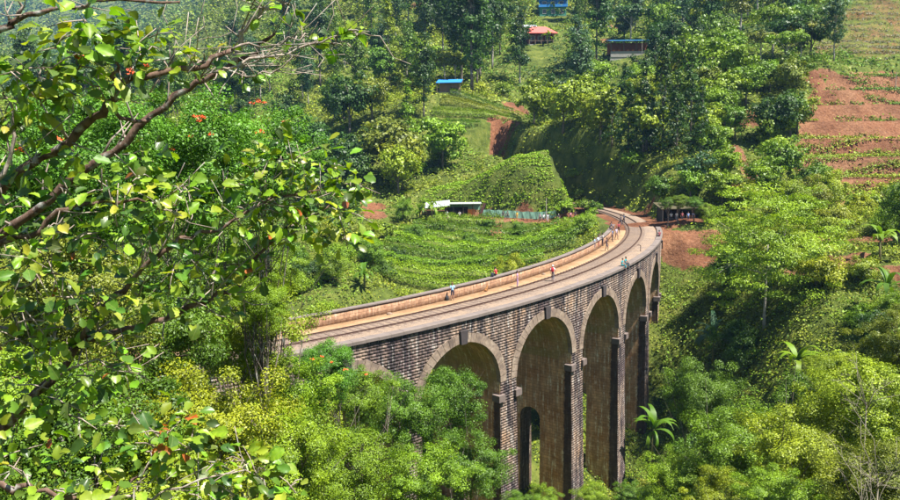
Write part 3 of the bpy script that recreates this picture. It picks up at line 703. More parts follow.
def blocked(x, y, r=1.5):
    t, d = to_td(x, y)
    if -2-r < d < W+2.5+r and -60 < t < 140: return True
    if y > 60:
        for pts, wd in PATHS:
            e, z = seg_dist(np.array(x), np.array(y), pts)
            if e < wd + r*.8: return True
    if inpoly(np.array(x), np.array(y), FIELD) or inpoly(np.array(x), np.array(y), FIELD2): return True
    for cx, cy, rx, ry, s in SOIL:
        if ((x-cx)/(rx+r*.5))**2 + ((y-cy)/(ry+r*.5))**2 < 1: return True
    for cx, cy, rr in CLEAR:
        if (x-cx)**2 + (y-cy)**2 < (rr+r)**2: return True
    return False
# tea slope polygon (hedges), cone of clipped tea
TEA = [at(385,290,108)[:2], at(372,262,122)[:2], at(400,232,142)[:2], at(440,219,150)[:2], at(520,226,146)[:2], at(600,228,138)[:2], at(590,250,124)[:2], at(540,262,118)[:2], at(470,282,108)[:2]]
TEA2 = [at(425,140,188)[:2], at(430,112,203)[:2], at(450,100,212)[:2], at(505,95,215)[:2], at(530,108,206)[:2], at(500,140,188)[:2]]
def in_cone(x, y): return ((x-CONE[0]+5)/16)**2 + ((y-CONE[1]-5)/9)**2 < 1.35
HOUSES = {'red': hit(541,44,60), 'blue': hit(553,16,60), 'pale': hit(530,36,60), 'cafe': hit(631,57,60), 'shed': hit(449,92,60), 'kiosk': at(458,215,153), 'hut': at(683,221,124), 'stone': hit(333,105,60)}
for k, r in (('red', 9), ('blue', 9), ('pale', 4), ('cafe', 10), ('shed', 5), ('kiosk', 8), ('hut', 6.5), ('stone', 3)):
    CLEAR.append((HOUSES[k][0], HOUSES[k][1], r))
    b = HOUSES[k]; CLEAR.append((b[0]*(1-r*1.3/b[1]), b[1]-r*1.3, r*.8)); CLEAR.append((b[0]*(1-r*2.2/b[1]), b[1]-r*2.2, r*.6))
print('protos', round(time.time()-T0, 1))
# ------------------------------------------------------------------ trees placed one by one, from the photograph
def ph(kind, u, v, col, sc, var=None, y0=60, **kw):
    p = hit(u, v, y0); return plant(kind, p[0], p[1], col, sc, var=var, **kw)
ph('round', 392, 182, 'olive', 2.0, 0); ph('round', 425, 90, 'bright', 1.9, 1); ph('round', 383, 90, 'mid', 1.7, 2); ph('round', 350, 135, 'dark', 1.8, 3); ph('round', 365, 175, 'dark', 1.5, 1)
for u, v, s in ((462, 88, 2.1), (472, 92, 2.3), (480, 80, 2.0), (455, 60, 1.9), (492, 70, 1.7), (500, 40, 1.8)): ph('tall', u, v, 'dark', s)
for u, v, s in ((520, 86, 1.55), (440, 30, 1.8), (408, 26, 1.7), (580, 24, 1.7), (600, 16, 1.8), (668, 34, 1.7), (690, 32, 1.8), (712, 30, 1.9), (740, 34, 1.7), (772, 34, 1.6), (790, 30, 1.5), (748, 20, 2.0), (720, 18, 2.0)):
    ph('tall', u, v, rnd.choice(['mid', 'dark', 'blue', 'olive']), s)
for u, v, s in ((628, 160, 1.1), (643, 156, 1.25), (662, 148, 1.35), (676, 156, 1.1), (690, 142, 1.15), (700, 165, .9), (612, 148, .9)): ph('conifer', u, v, 'dark', s)
for u, v, c, s in ((696, 190, 'blue', .85), (722, 208, 'bright', .9), (660, 205, 'mid', .7), (690, 205, 'bright', .8), (770, 150, 'bright', 1.0), (790, 135, 'mid', 1.0), (745, 105, 'bright', 1.1), (770, 92, 'bright', 1.0), (795, 88, 'mid', 1.0), (718, 128, 'bright', 1.0), (735, 140, 'mid', .8), (780, 190, 'bright', 1.0), (806, 200, 'mid', .8), (762, 200, 'bright', .9), (818, 190, 'bright', .7), (700, 98, 'mid', 1.1), (680, 112, 'bright', 1.0), (715, 165, 'bright', .9), (728, 182, 'lime', .7), (775, 172, 'lime', .8), (708, 148, 'yellow', .8)):
    ph('round', u, v, c, s)
for u, v, s in ((786, 72, 1.2), (800, 62, 1.2), (760, 66, 1.2), (730, 72, 1.1), (700, 66, 1.1)): ph('umbrella', u, v, rnd.choice(['mid', 'bright', 'olive']), s)
for u, v, c, s in ((575, 180, 'bright', .8), (582, 212, 'bright', .8), (595, 214, 'mid', .8), (565, 213, 'lime', .9), (580, 195, 'bright', .7)): ph('shrub', u, v, c, s)
for u, v, c, s_ in ((478, 262, 'bright', .55), (470, 246, 'mid', .5), (436, 228, 'bright', .6), (415, 240, 'mid', .6), (398, 262, 'dark', .6), (545, 238, 'bright', .6), (520, 232, 'mid', .5), (570, 236, 'bright', .6), (585, 232, 'lime', .6), (488, 228, 'mid', .45), (385, 278, 'mid', .6), (372, 262, 'dark', .7)): ph('midbush', u, v, c, s_*1.5)
# valley and foreground trees
for u, v, Y, r, c, k, q in [(400, 412, 44, 46, 'mid', 'near', 1.0), (452, 402, 47, 40, 'mid', 'near', 1.1), (470, 462, 42, 44, 'mid', 'near', .9), (420, 478, 37, 50, 'bright', 'near', .9), (362, 395, 40, 36, 'bright', 'near', 1.0), (352, 468, 30, 52, 'bright', 'near', 1.0),
      (545, 500, 58, 22, 'bright', 'near', .8), (592, 496, 62, 20, 'lime', 'near', .8), (628, 492, 66, 18, 'mid', 'near', .8), (520, 505, 54, 22, 'mid', 'near', .8), (655, 500, 56, 24, 'lime', 'near', .9),
      (667, 203, 119.5, 9, 'mid', 'near', .8), (680, 201, 119.8, 11, 'bright', 'near', .7), (694, 203, 119.5, 11, 'mid', 'near', .7), (707, 212, 119, 12, 'bright', 'near', .9),
      (700, 395, 56, 40, 'mid', 'near', 1.15), (742, 445, 45, 58, 'bright', 'near', .9), (682, 478, 46, 40, 'bright', 'near', .9), (806, 448, 36, 66, 'yellow', 'near', .9), (872, 405, 36, 62, 'yellow', 'near', .9), (880, 480, 28, 62, 'olive', 'near', .9), (775, 498, 31, 50, 'bright', 'near', .8), (725, 500, 34, 44, 'yellow', 'near', .8), (905, 340, 42, 48, 'olive', 'near', .9), (840, 380, 42, 42, 'yellow', 'near', .8),
      (768, 243, 88, 70, 'lime', 'feathery', 1.0),
      (245, 330, 25, 66, 'yellow', 'near', 1.0), (285, 392, 26, 54, 'lime', 'near', 1.0), (290, 460, 22, 66, 'lime', 'near', 1.0), (205, 430, 18, 84, 'yellow', 'near', 1.0), (150, 330, 20, 84, 'mid', 'near', 1.0), (60, 310, 17, 90, 'olive', 'near', 1.0), (90, 440, 14, 100, 'mid', 'near', 1.0), (10, 420, 14, 90, 'bright', 'near', 1.0), (160, 500, 13, 90, 'yellow', 'near', .9), (258, 302, 23, 34, 'lime', 'near', 1.0), (215, 250, 30, 60, 'mid', 'near', 1.0), (268, 268, 27, 38, 'bright', 'near', 1.0)]:
    crown_at(k, u, v, Y, r, c, sq=q)
# hillside planting: scattered in the world, thinned where the photograph shows open ground
def scatter(n, rmin, rmax, fn, amin=-36, amax=36, seed=1):
    g = random.Random(seed); k = 0; tries = 0; placed = []
    while k < n and tries < n*40:
        tries += 1; r = math.exp(g.uniform(math.log(rmin), math.log(rmax))); a = math.radians(g.uniform(amin, amax)); x, y = r*math.sin(a), r*math.cos(a)
        if blocked(x, y): continue
        if inpoly(np.array(x), np.array(y), TEA) or inpoly(np.array(x), np.array(y), TEA2) or in_cone(x, y): continue
        md = .016*r
        if any((x-px)**2 + (y-py)**2 < md*md for px, py in placed): continue
        if fn(g, x, y, r): placed.append((x, y)); k += 1
def tone(g, x, y):
    f = float(fbm(np.array(x/30), np.array(y/30), 77)) + g.uniform(-.14, .14)
    return 'dark' if f < .37 else 'mid' if f < .46 else 'bright' if f < .56 else 'olive' if f < .60 else 'yellow'
def f_far(g, x, y, r):
    kind = g.choices(['round', 'tall', 'umbrella', 'conifer'], [.36, .50, .08, .06] if r > 235 else [.66, .18, .1, .06])[0]
    if r < 200 and kind == 'tall': kind = 'round'
    plant(kind, x, y, tone(g, x, y) if kind != 'tall' else g.choice(['dark', 'mid', 'blue']), g.uniform(.85, 1.65)*(1.15 if r > 230 else 1)); return True
scatter(300, 150, 440, f_far, -33, 33, seed=4)
def f_mid(g, x, y, r):
    if not (x > 20 or y > 100): return False
    u, v, _ = proj((x, y, float(hgt(x, y))))
    plant('mid', x, y, tone(g, x, y), g.uniform(.5, 1.0)*(.75 if x < 20 else 1)); return True
scatter(46, 72, 150, f_mid, seed=5)
def f_shrub(g, x, y, r):
    plant('shrub', x, y, tone(g, x, y), g.uniform(.6, 1.25)); return True
scatter(158, 120, 330, f_shrub, -31, 31, seed=6)
def f_bush(g, x, y, r):
    plant('midbush', x, y, tone(g, x, y), g.uniform(.6, 1.3)); return True
scatter(130, 45, 135, f_bush, -31, 31, seed=8)
print('trees', len(PLANTED), round(time.time()-T0, 1))
# ------------------------------------------------------------------ uncountable growth: undergrowth, far wood, tea
def cover_mesh(name, P, S, cols, k, leaf, label, cat, seed=0, dome=.6, jit=.22):
    """clumps of leaf faces on the ground: P centres, S radii, cols base colours"""
    g = np.random.default_rng(seed); n = len(P); ci = np.repeat(np.arange(n), k); q = g.normal(size=(n*k, 3)); q /= np.linalg.norm(q, axis=1, keepdims=True)
    q[:, 2] = np.abs(q[:, 2])*dome*1.4 - .1; q *= g.uniform(.45, 1.0, n*k)[:, None]
    X = P[ci] + q*S[ci][:, None]; Nn = q*.8 + np.array([0, 0, .5]) + g.normal(size=(n*k, 3))*.4
    V, F = kites(X, Nn, leaf[ci], .65, seed+5); c = cols[ci]*np.exp(g.normal(0, jit, (n*k, 1)))*np.exp(g.normal(0, .07, (n*k, 3)))
    col = np.concatenate([np.clip(c, 0, .6), np.ones((n*k, 1))], 1)
    o = mesh_obj(name, np_mesh(name, V, F, {'col': np.repeat(col, 4, 0)}), None, [M_COVER]); tag(o, label, cat, kind='stuff'); return o
PAL = np.array([G['dark'], G['mid'], G['bright'], G['olive'], G['yellow']])
def pal(x, y, g, seed=77, sc=30.0):
    f = np.clip((fbm(x/sc, y/sc, seed)-.25)/.38 + g.normal(0, .13, len(x)), 0, .999)*4; i = f.astype(int); w = (f-i)[:, None]
    return PAL[i]*(1-w) + PAL[np.minimum(i+1, 4)]*w
g = np.random.default_rng(12)
nu = 80000; r = np.exp(g.uniform(math.log(26), math.log(430), nu)); a = np.radians(g.uniform(-40, 40, nu)); x, y = r*np.sin(a), r*np.cos(a)
sm_ = soil_mask(x, y); t_, d_ = to_td(x, y); offrail = ~((d_ > -.9) & (d_ < W+1.6) & (t_ > -55) & (t_ < 140) & (hgt(x, y) > zline(t_) - 5))
tea_ = inpoly(x, y, TEA) | inpoly(x, y, TEA2) | inpoly(x, y, FIELD2)
keep = ((sm_ < .38) | (g.uniform(size=nu) < .05)) & offrail & ~tea_
for cx, cy, rr in CLEAR: keep &= (x-cx)**2 + (y-cy)**2 > (rr*.75)**2
for pts, wd in PATHS:
    e, z = seg_dist(x, y, pts); keep &= e > wd+.3
x, y, r = x[keep], y[keep], r[keep]; ang = a[keep]
cone = in_cone(x, y); cols = pal(x, y, g); cols[cone] = np.array(G['bright'])*.9
x2 = g.uniform(12, 75, 15000); y2 = g.uniform(55, 128, 15000); s2 = soil_mask(x2, y2); t2, d2 = to_td(x2, y2); k2 = (s2 < .4) & ~((d2 > -.9) & (d2 < W+1.6) & (hgt(x2, y2) > zline(t2)-5)); x2, y2 = x2[k2], y2[k2]; nx2 = len(x2)
S = np.where(cone, .4, np.clip(r*.0095, .4, 3.0)*g.uniform(.6, 1.3, len(x))); leaf = np.clip(r*.0030, .12, 1.1)
x = np.concatenate([x, x2]); y = np.concatenate([y, y2]); cols = np.concatenate([cols, pal(x2, y2, g, 78, 12)*1.1]); S = np.concatenate([S, g.uniform(.45, 1.1, nx2)]); leaf = np.concatenate([leaf, np.full(nx2, .2)])
# shrubs beyond the countable ones
r3 = np.exp(g.uniform(math.log(50), math.log(330), 1500)); a3 = np.radians(g.uniform(-32, 32, 1500)); x3, y3 = r3*np.sin(a3), r3*np.cos(a3); k3 = np.array([not (blocked(p, q) or in_cone(p, q) or inpoly(np.array(p), np.array(q), TEA) or inpoly(np.array(p), np.array(q), TEA2)) for p, q in zip(x3, y3)]); x3, y3, r3 = x3[k3], y3[k3], r3[k3]
cover_mesh('scrub', np.stack([x3, y3, hgt(x3, y3)+.3], 1), np.clip(r3*.009, .8, 2.0)*g.uniform(.7, 1.4, len(x3)), pal(x3, y3, g), 90, np.clip(r3*.0022, .17, .5), 'low rounded scrub bushes merging over the slopes', 'scrub', 33, .9)
cover_mesh('undergrowth', np.stack([x, y, hgt(x, y)], 1), S, cols, 8, leaf, 'tangled green scrub and long grass covering the valley sides', 'undergrowth', 3)
# clipped tea on the cone hill
nu = 20000; x = CONE[0] - 5 + g.uniform(-24, 24, nu); y = CONE[1]+5 + g.uniform(-12, 11, nu); k = in_cone(x, y) & (soil_mask(x, y) < .4); x, y = x[k], y[k]
row = ((hgt(x, y)*1.25) % 1.0); k = row > .25; x, y = x[k], y[k]
cover_mesh('tea_bushes', np.stack([x, y, hgt(x, y)+.05], 1), np.full(len(x), .42), np.tile(np.array(G['lime'])*1.05, (len(x), 1)), 5, np.full(len(x), .28), 'bright clipped tea covering the rounded hill beside the cutting', 'tea', 9)
# far wood: one mass fading into the haze
nt = 5200; r = np.exp(g.uniform(math.log(330), math.log(2000), nt)); a = np.radians(np.where(r > 800, g.uniform(-38, 2, nt), g.uniform(-38, 36, nt))); x, y = r*np.sin(a), r*np.cos(a)
hh = g.uniform(4, 9, nt)*np.clip(r/420, .9, 2.6); P, S, cc = [], [], []
for f, w in ((.35, .55), (.75, .7), (1.05, .5)):
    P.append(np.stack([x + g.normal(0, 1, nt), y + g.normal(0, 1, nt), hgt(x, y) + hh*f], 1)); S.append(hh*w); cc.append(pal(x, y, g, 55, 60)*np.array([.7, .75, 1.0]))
P, S, cc = np.concatenate(P), np.concatenate(S), np.concatenate(cc)
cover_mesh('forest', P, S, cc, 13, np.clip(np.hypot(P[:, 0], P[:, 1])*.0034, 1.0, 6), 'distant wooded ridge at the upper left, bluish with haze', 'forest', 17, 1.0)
# small plants in the red field
nf = 80000; x = g.uniform(50, 150, nf); y = g.uniform(115, 205, nf); k = inpoly(x, y, FIELD); x, y = x[k], y[k]
hc_ = tps(x, y); rowm = (np.sin(hc_*4.4) > .15) | (g.uniform(size=len(x)) < .10); dens = fbm(x/9, y/9, 61) > np.where(y > 152, .47, .30); k = rowm & dens; x, y = x[k], y[k]
cover_mesh('field_crop', np.stack([x, y, hfun(x, y)+.3], 1), g.uniform(.4, .7, len(x)), pal(x, y, g)*1.1, 5, np.full(len(x), .34), 'small green plants in rows across the red terraced field', 'crop', 23)
x = g.uniform(50, 150, 40000); y = g.uniform(115, 205, 40000); k = inpoly(x, y, FIELD); x, y = x[k], y[k]; hh_ = tps(x, y) + (fbm(x/14, y/14, 3)-.5)*3.2; k = (np.abs((hh_/3.4) % 1.0 - .5) < .10) & (fbm(x/5, y/5, 62) > .42); x, y = x[k], y[k]
cover_mesh('terrace_weeds', np.stack([x, y, hfun(x, y)], 1), g.uniform(.35, .8, len(x)), pal(x, y, g)*.8, 7, np.full(len(x), .36), 'rough weeds along the lips of the red terraces', 'weeds', 27)
FP = np.array(FIELD2); x = g.uniform(FP[:, 0].min(), FP[:, 0].max(), 16000); y = g.uniform(FP[:, 1].min(), FP[:, 1].max(), 16000); k = inpoly(x, y, FIELD2); x, y = x[k], y[k]; k = np.sin(hgt(x, y)*3.0) > -.1; x, y = x[k], y[k]
cover_mesh('clipped_field', np.stack([x, y, hgt(x, y)], 1), np.full(len(x), .65), np.tile(np.array((.14, .13, .085)), (len(x), 1))*g.uniform(.6, 1.4, (len(x), 1)), 6, np.full(len(x), .36), 'grey brown pruned bushes in rows on the high right slope', 'crop', 29)
print('cover', round(time.time()-T0, 1))
# ------------------------------------------------------------------ tea hedges, one per row
def hedge(pts, w, h, col, name, label, cat, group, seed, leaf=.26, dens=80):
    g = np.random.default_rng(seed); P = []
    L = sum(np.linalg.norm(np.subtract(b[:2], a[:2])) for a, b in zip(pts[:-1], pts[1:])); n = int(L*dens*w)
    if n < 20: return None
    s = g.uniform(0, len(pts)-1.001, n); i = s.astype(int); A = np.array(pts)[i]; B = np.array(pts)[i+1]; f = (s-i)[:, None]
    C = A*(1-f) + B*f; th = g.uniform(.32, math.pi-.32, n); rr = g.uniform(.80, 1.0, n)
    dirx = B-A; nx = np.stack([-dirx[:, 1], dirx[:, 0]], 1); nx /= np.linalg.norm(nx, axis=1, keepdims=True)
    bump = .55 + .9*fbm(C[:, 0]*.55, C[:, 1]*.55, seed)
    ct_, st_ = np.cos(th), np.sin(th); kk = 1/np.maximum(np.abs(ct_), st_)*.82 + .18; off = ct_*kk*rr*w/2; X = C[:, 0] + nx[:, 0]*off; Y = C[:, 1] + nx[:, 1]*off; Z = hgt(X, Y) + np.maximum(st_*kk*rr*h*bump*.9, .38*h)
    Nn = np.stack([nx[:, 0]*ct_**3, nx[:, 1]*ct_**3, st_**3+.05], 1)*2 + g.normal(size=(n, 3))*.35
    o3 = np.array([C[:, 0].mean(), C[:, 1].mean(), hgt(C[:, 0].mean(), C[:, 1].mean())])
    V, F = kites(np.stack([X, Y, Z], 1) - o3, Nn, leaf, .65, seed)
    me = np_mesh(name, V, F, {'tint': np.repeat(np.clip(g.normal(.52, .2, n), 0, 1), 4)})
    o = mesh_obj(name, me, None, [M_FOL]); o.location = o3; o.color = green(G[col]); tag(o, label, cat, group); return o
ORD = ['first', 'second', 'third', 'fourth', 'fifth', 'sixth', 'seventh', 'eighth', 'ninth', 'tenth', 'eleventh', 'twelfth', 'thirteenth', 'fourteenth', 'fifteenth', 'sixteenth', 'seventeenth', 'eighteenth', 'nineteenth', 'twentieth']
def rows(poly, step, w, h, cols, what, group, seed):
    ys = [p[1] for p in poly]; k = 0; yy = max(ys) - step*.5
    while yy > min(ys):
        xs = np.arange(-60, 60, .6); Yv = yy + 1.8*np.sin(xs*.07 + seed) ; m = inpoly(xs, Yv, poly)
        xr = xs[m]
        if len(xr) > 6:
            pts = [(a, b, 0) for a, b in zip(xr[::2], Yv[m][::2])]
            if hedge(pts, w, h, cols[k % len(cols)], 'tea_hedge', f'{ORD[min(k, 19)]} row of clipped tea counting down {what}', 'hedge', group, seed*50+k): k += 1
        yy -= step
rows(TEA, 4.6, 2.5, 1.9, ['bright', 'mid', 'bright', 'lime'], 'from the tin-roofed kiosk', 'tea rows below the kiosk', 3)
rows(TEA2, 4.4, 2.4, 1.7, ['mid', 'olive', 'bright'], 'from the blue-roofed shed', 'tea rows below the blue-roofed shed', 4)
print('hedges', round(time.time()-T0, 1))
# ------------------------------------------------------------------ banana plants
def blade(L, wd, lift, curl, seed):
    """one arching banana leaf along +x, split edges, keel along the midrib"""
    g = random.Random(seed); n = 9; vs = []; fs = []; x = z = 0.0; ang = lift
    for i in range(n+1):
        f = i/n; w = wd*math.sin(min(1, f*1.06+.05)*math.pi)**.6*.5 if 0 < f < 1 else .015
        w *= g.uniform(.82, 1.1); up = .22*w
        vs += [(x, -w, z-up*.2+.12*w), (x, 0, z), (x, w, z-up*.2+.12*w)]
        x += L/n*math.cos(ang); z += L/n*math.sin(ang); ang -= curl/n*(1+f)
    for i in range(n):
        for j in (0, 1): a = i*3+j; fs.append((a, a+3, a+4, a+1))
    me = bpy.data.meshes.new('leaf'); me.from_pydata(vs, [], fs); me.polygons.foreach_set('use_smooth', [True]*len(fs))
    at_ = me.attributes.new('tint', 'FLOAT', 'POINT'); at_.data.foreach_set('value', [.42]*len(vs)); me.materials.append(M_LEAF); me.update(); return me
BLADES = [blade(3.1, .50, 1.15, 2.0, 1), blade(2.9, .46, .85, 2.1, 2), blade(3.3, .52, 1.4, 1.7, 3), blade(2.7, .44, .5, 1.9, 4)]
M_STEM = plain('banana_stem', (.16, .15, .06), .7, .4, 3)
BANANAS = []
def banana(u, v, Y, top_px, label, col='mid', n=12):
    """v is the foot, top_px the height of the plant in the photo"""
    p = hit(u, v, 40); Y = p[1]; zg = p[2]; h = max(1.0, top_px*Y/F_PX - 2.0)
    t = tag(empty('banana_plant', (p[0], p[1], zg-.1), rnd.uniform(0, 6)), label, 'banana plant', 'banana plants')
    MB().tube([(0, 0, 0), (.05, .02, h*.5), (0, 0, h+.1)], [.17, .14, .09], 8).build('stem', M_STEM, t, True)
    for k in range(n):
        o = mesh_obj('leaf', BLADES[k % 4], t); o.location = (0, 0, h - .25*rnd.random()); s = rnd.uniform(.95, 1.35)*min(1.15, max(.7, top_px*Y/F_PX/4.6)); o.scale = (s, s, s)
        o.rotation_euler = (rnd.uniform(-.15, .15), -rnd.uniform(-.45, .35), k*2.4 + rnd.uniform(-.3, .3)); o.color = green(G[col], .1)
for a in [(652, 486, 66, 82, 'tall banana plant beside the base of the tallest viaduct pier', 'mid'), (713, 365, 78, 48, 'dark banana plant in the shaded gully right of the viaduct', 'blue'),
          (796, 390, 58, 52, 'broad-leaved banana plant above the yellow leaves at lower right', 'bright'), (879, 262, 92, 42, 'upper banana plant on the right-hand ledge', 'bright'), (886, 312, 84, 46, 'lower banana plant under the right-hand ledge', 'mid'),
          (726, 300, 95, 34, 'banana plant half hidden left of the feathery tree', 'mid'), (548, 46, 280, 16, 'small palm-like banana between red-roofed house and cafe', 'bright'), (432, 220, 150, 24, 'banana plant left of the tin-roofed kiosk', 'bright'), (420, 222, 147, 20, 'leftmost banana plant near the tin-roofed kiosk', 'mid'), (365, 290, 104, 30, 'banana plant behind the left part of the brick parapet', 'mid')]:
    banana(*a)
# ------------------------------------------------------------------ houses, huts, fences on the far slope
M_GLASS = plain('dark_window', (.03, .035, .04), .2, .2, 2, .6)
M_WOOD = plain('weathered_timber', (.16, .11, .075), .85, .35, 3)
M_CONC = plain('grey_concrete', (.30, .285, .26), .9, .25, 1.5)
def gable_or_hip(m, x0, x1, y0, y1, z, h, hip, th=.14):
    r = (x1-x0)*.5*hip; ym = (y0+y1)/2
    a = [(x0, y0, z), (x1, y0, z), (x1, y1, z), (x0, y1, z)]; b = [(x0+r, ym, z+h), (x1-r, ym, z+h)]
    lo = [(p[0], p[1], p[2]-th) for p in a]
    m.add(a+b+lo, [(0, 1, 5, 4), (2, 3, 4, 5), (1, 2, 5), (3, 0, 4), (6, 7, 1, 0), (7, 8, 2, 1), (8, 9, 3, 2), (9, 6, 0, 3), (9, 8, 7, 6)])
def window(parent, x, z, w, h, y=-.03, framem=None):
    f = MB(); t = .09
    for a, b in (((x-w/2-t, y-.05, z-t), (x-w/2, y+.05, z+h+t)), ((x+w/2, y-.05, z-t), (x+w/2+t, y+.05, z+h+t)), ((x-w/2, y-.05, z-t), (x+w/2, y+.05, z)), ((x-w/2, y-.05, z+h), (x+w/2, y+.05, z+h+t))): f.box(a, b)
    o = f.build('window', framem or MAT['white_frame'], parent); MB().box((x-w/2, y-.01, z), (x+w/2, y+.03, z+h)).build('pane', M_GLASS, o)
plain('white_frame', (.6, .58, .54), .6, .1)
def house_root(name, key, rz, label, cat='house', dz=0.0):
    p = HOUSES[key]; z = p[2] + dz; t = tag(empty(name, (p[0], p[1], z), rz), label, cat); k = p[1]/{'red': 225, 'blue': 270, 'pale': 250, 'cafe': 215, 'shed': 190, 'kiosk': p[1], 'hut': p[1], 'stone': 230}[key]; t.scale = (k, k, k); return t, 0
def footing(root, w, d, m=None): MB().box((-w/2-.1, -.1, -5), (w/2+.1, d+.1, -.003)).build('plinth', m or M_CONC, root)
# red-roofed house
t, _ = house_root('red_roofed_house', 'red', .12, 'red-roofed house with dark red verandah on the upper slope'); footing(t, 7.4, 6)
mw = plain('dark_red_wall', (.16, .045, .04), .8, .25)
MB().box((-3.5, 1.2, 0), (3.5, 6, 3.0)).build('wall', mw, t)
rf = MB(); gable_or_hip(rf, -4.6, 4.6, -.9, 7, 3.0, 2.2, .55); rf.build('roof', plain('red_tin_roof', (.55, .11, .09), .6, .15, 1.5), t)
for x in (-3.4, -1.7, 0, 1.7, 3.4): MB().box((x-.09, -.4, 0), (x+.09, -.22, 2.86)).build('post', M_WOOD, t)
MB().box((-3.5, -.36, .85), (3.5, -.26, .97)).build('railing', M_WOOD, t)
for x in (-2.2, 0, 2.2): window(t, x, 1.0, 1.1, 1.3, 1.17)
# blue house
t, _ = house_root('blue_house', 'blue', -.05, 'bright blue two-storey house at the top edge above the red roof'); footing(t, 9.0, 7)
mb = plain('bright_blue_wall', (.03, .20, .52), .75, .15)
MB().box((-4.4, 0, 0), (4.4, 7, 2.9)).build('wall', plain('green_lower_wall', (.06, .22, .16), .8, .2), t)
MB().box((-4.4, .9, 2.9), (4.4, 7, 5.9)).build('upper_wall', mb, t)
MB().box((-4.8, -.5, 2.92), (4.8, 1.0, 3.08)).build('balcony', mb, t); MB().box((-4.8, -.5, 3.08), (4.8, -.42, 3.75)).build('balcony_rail', mb, t)
for x in (-4.6, -1.5, 1.5, 4.6): MB().box((x-.12, -.4, 3.08), (x+.12, -.16, 5.9)).build('post', mb, t)
MB().box((-5.1, -.8, 5.9), (5.1, 7.4, 6.2)).build('roof', plain('grey_blue_roof', (.16, .22, .30), .7, .2), t)
for x in (-2.8, 0, 2.8): window(t, x, 3.5, 1.3, 1.4, .87); window(t, x, .9, 1.2, 1.3)
# pale green cottage
t, _ = house_root('pale_green_cottage', 'pale', .1, 'little pale green cottage half hidden left of the red-roofed house'); footing(t, 3.6, 3)
MB().box((-1.8, 0, 0), (1.8, 3, 2.7)).build('wall', plain('pale_green_wall', (.42, .52, .30), .8, .12), t)
m = MB(); gable_or_hip(m, -2.2, 2.2, -.5, 3.5, 2.7, .9, .0); m.build('roof', plain('tin_grey', (.33, .34, .36), .5, .2), t); window(t, -.7, 1, .8, 1.1); MB().box((.5, -.05, 0), (1.3, .02, 2)).build('door', M_WOOD, t)
# cafe
t, _ = house_root('hillside_cafe', 'cafe', .0, 'open-fronted hillside cafe with blue awning and orange seats', 'cafe'); footing(t, 11, 5)
MB().box((-5.5, -.2, 0), (5.5, .05, 1.5)).build('front_wall', M_CONC, t)
MB().box((-5.5, 4.6, 0), (5.5, 4.8, 4.2)).build('back_wall', plain('rust_wall', (.34, .11, .06), .8, .3), t); MB().box((-5.5, .05, .9), (5.5, 4.6, 1.0)).build('floor_slab', M_WOOD, t)
for x in (-5.4, -2.0, 1.4, 5.4): MB().box((x-.1, -.18, 1.5), (x+.1, .02, 4.2)).build('post', M_WOOD, t)
MB().add([(-5.9, -1.0, 4.1), (5.9, -1.0, 4.1), (5.9, 5, 4.9), (-5.9, 5, 4.9), (-5.9, -1.0, 4.25), (5.9, -1.0, 4.25), (5.9, 5, 5.05), (-5.9, 5, 5.05)], [(3,2,1,0),(4,5,6,7),(0,1,5,4),(1,2,6,5),(2,3,7,6),(3,0,4,7)]).build('awning', plain('blue_tarp', (.04, .20, .42), .6, .2), t)
mo = plain('orange_seat', (.62, .20, .05), .7, .2)
for x in (-4.3, -2.9, -.5, .8, 2.6, 4.2):
    s = tag(empty('cafe_seat', t.matrix_world @ Vector((0, 0, 0))), None); kc = HOUSES['cafe'][1]/215; s.scale = (kc,)*3; s.location = (HOUSES['cafe'][0]+x*kc, HOUSES['cafe'][1]+1.2*kc, HOUSES['cafe'][2]+1.0*kc)
    MB().box((-.3, -.3, .4), (.3, .3, .5)).build('seat', mo, s); MB().box((-.3, .24, .5), (.3, .3, 1.1)).build('backrest', mo, s)
    for a in (-.26, .26):
        for b in (-.26, .26): MB().box((a-.03, b-.03, 0), (a+.03, b+.03, .4)).build('leg', M_WOOD, s)
    k = {-4.3: 'leftmost', -2.9: 'second from left', -.5: 'third from left', .8: 'fourth from left', 2.6: 'fifth from left', 4.2: 'rightmost'}[x]
    tag(s, f'orange cafe seat, {k} along the open front of the hillside cafe', 'chair', 'orange seats in the hillside cafe')
# blue-roofed shed
t, _ = house_root('blue_roofed_shed', 'shed', -.1, 'low shed with bright blue roof under tall dark trees', 'shed'); footing(t, 5, 4)
MB().box((-2.3, 0, 0), (2.3, 3.6, 2.1)).build('wall', plain('brown_plaster', (.20, .13, .09), .85, .3), t)
MB().add([(-3, -.8, 2.05), (3, -.8, 2.05), (3, 4.2, 3.1), (-3, 4.2, 3.1), (-3, -.8, 2.17), (3, -.8, 2.17), (3, 4.2, 3.22), (-3, 4.2, 3.22)], [(3,2,1,0),(4,5,6,7),(0,1,5,4),(1,2,6,5),(2,3,7,6),(3,0,4,7)]).build('roof', plain('blue_tin_roof', (.03, .21, .62), .5, .15), t)
for x in (-2.8, 2.8): MB().box((x-.07, -.7, -.3), (x+.07, -.56, 2.1)).build('post', M_WOOD, t)
MB().box((-.4, -.05, 0), (.5, .02, 1.9)).build('door', M_WOOD, t)
t, _ = house_root('stone_hut', 'stone', .3, 'tiny grey-purple hut among shrubs on the left of the slope', 'hut', .2); footing(t, 2.8, 2.4)
MB().box((-1.4, 0, 0), (1.4, 2.4, 1.9)).build('wall', plain('purple_grey_wall', (.26, .22, .27), .85, .3), t); m = MB(); gable_or_hip(m, -1.7, 1.7, -.4, 2.8, 1.9, .8, 0); m.build('roof', MAT['tin_grey'], t); MB().box((-.4, -.05, 0), (.4, .02, 1.6)).build('door', M_WOOD, t)
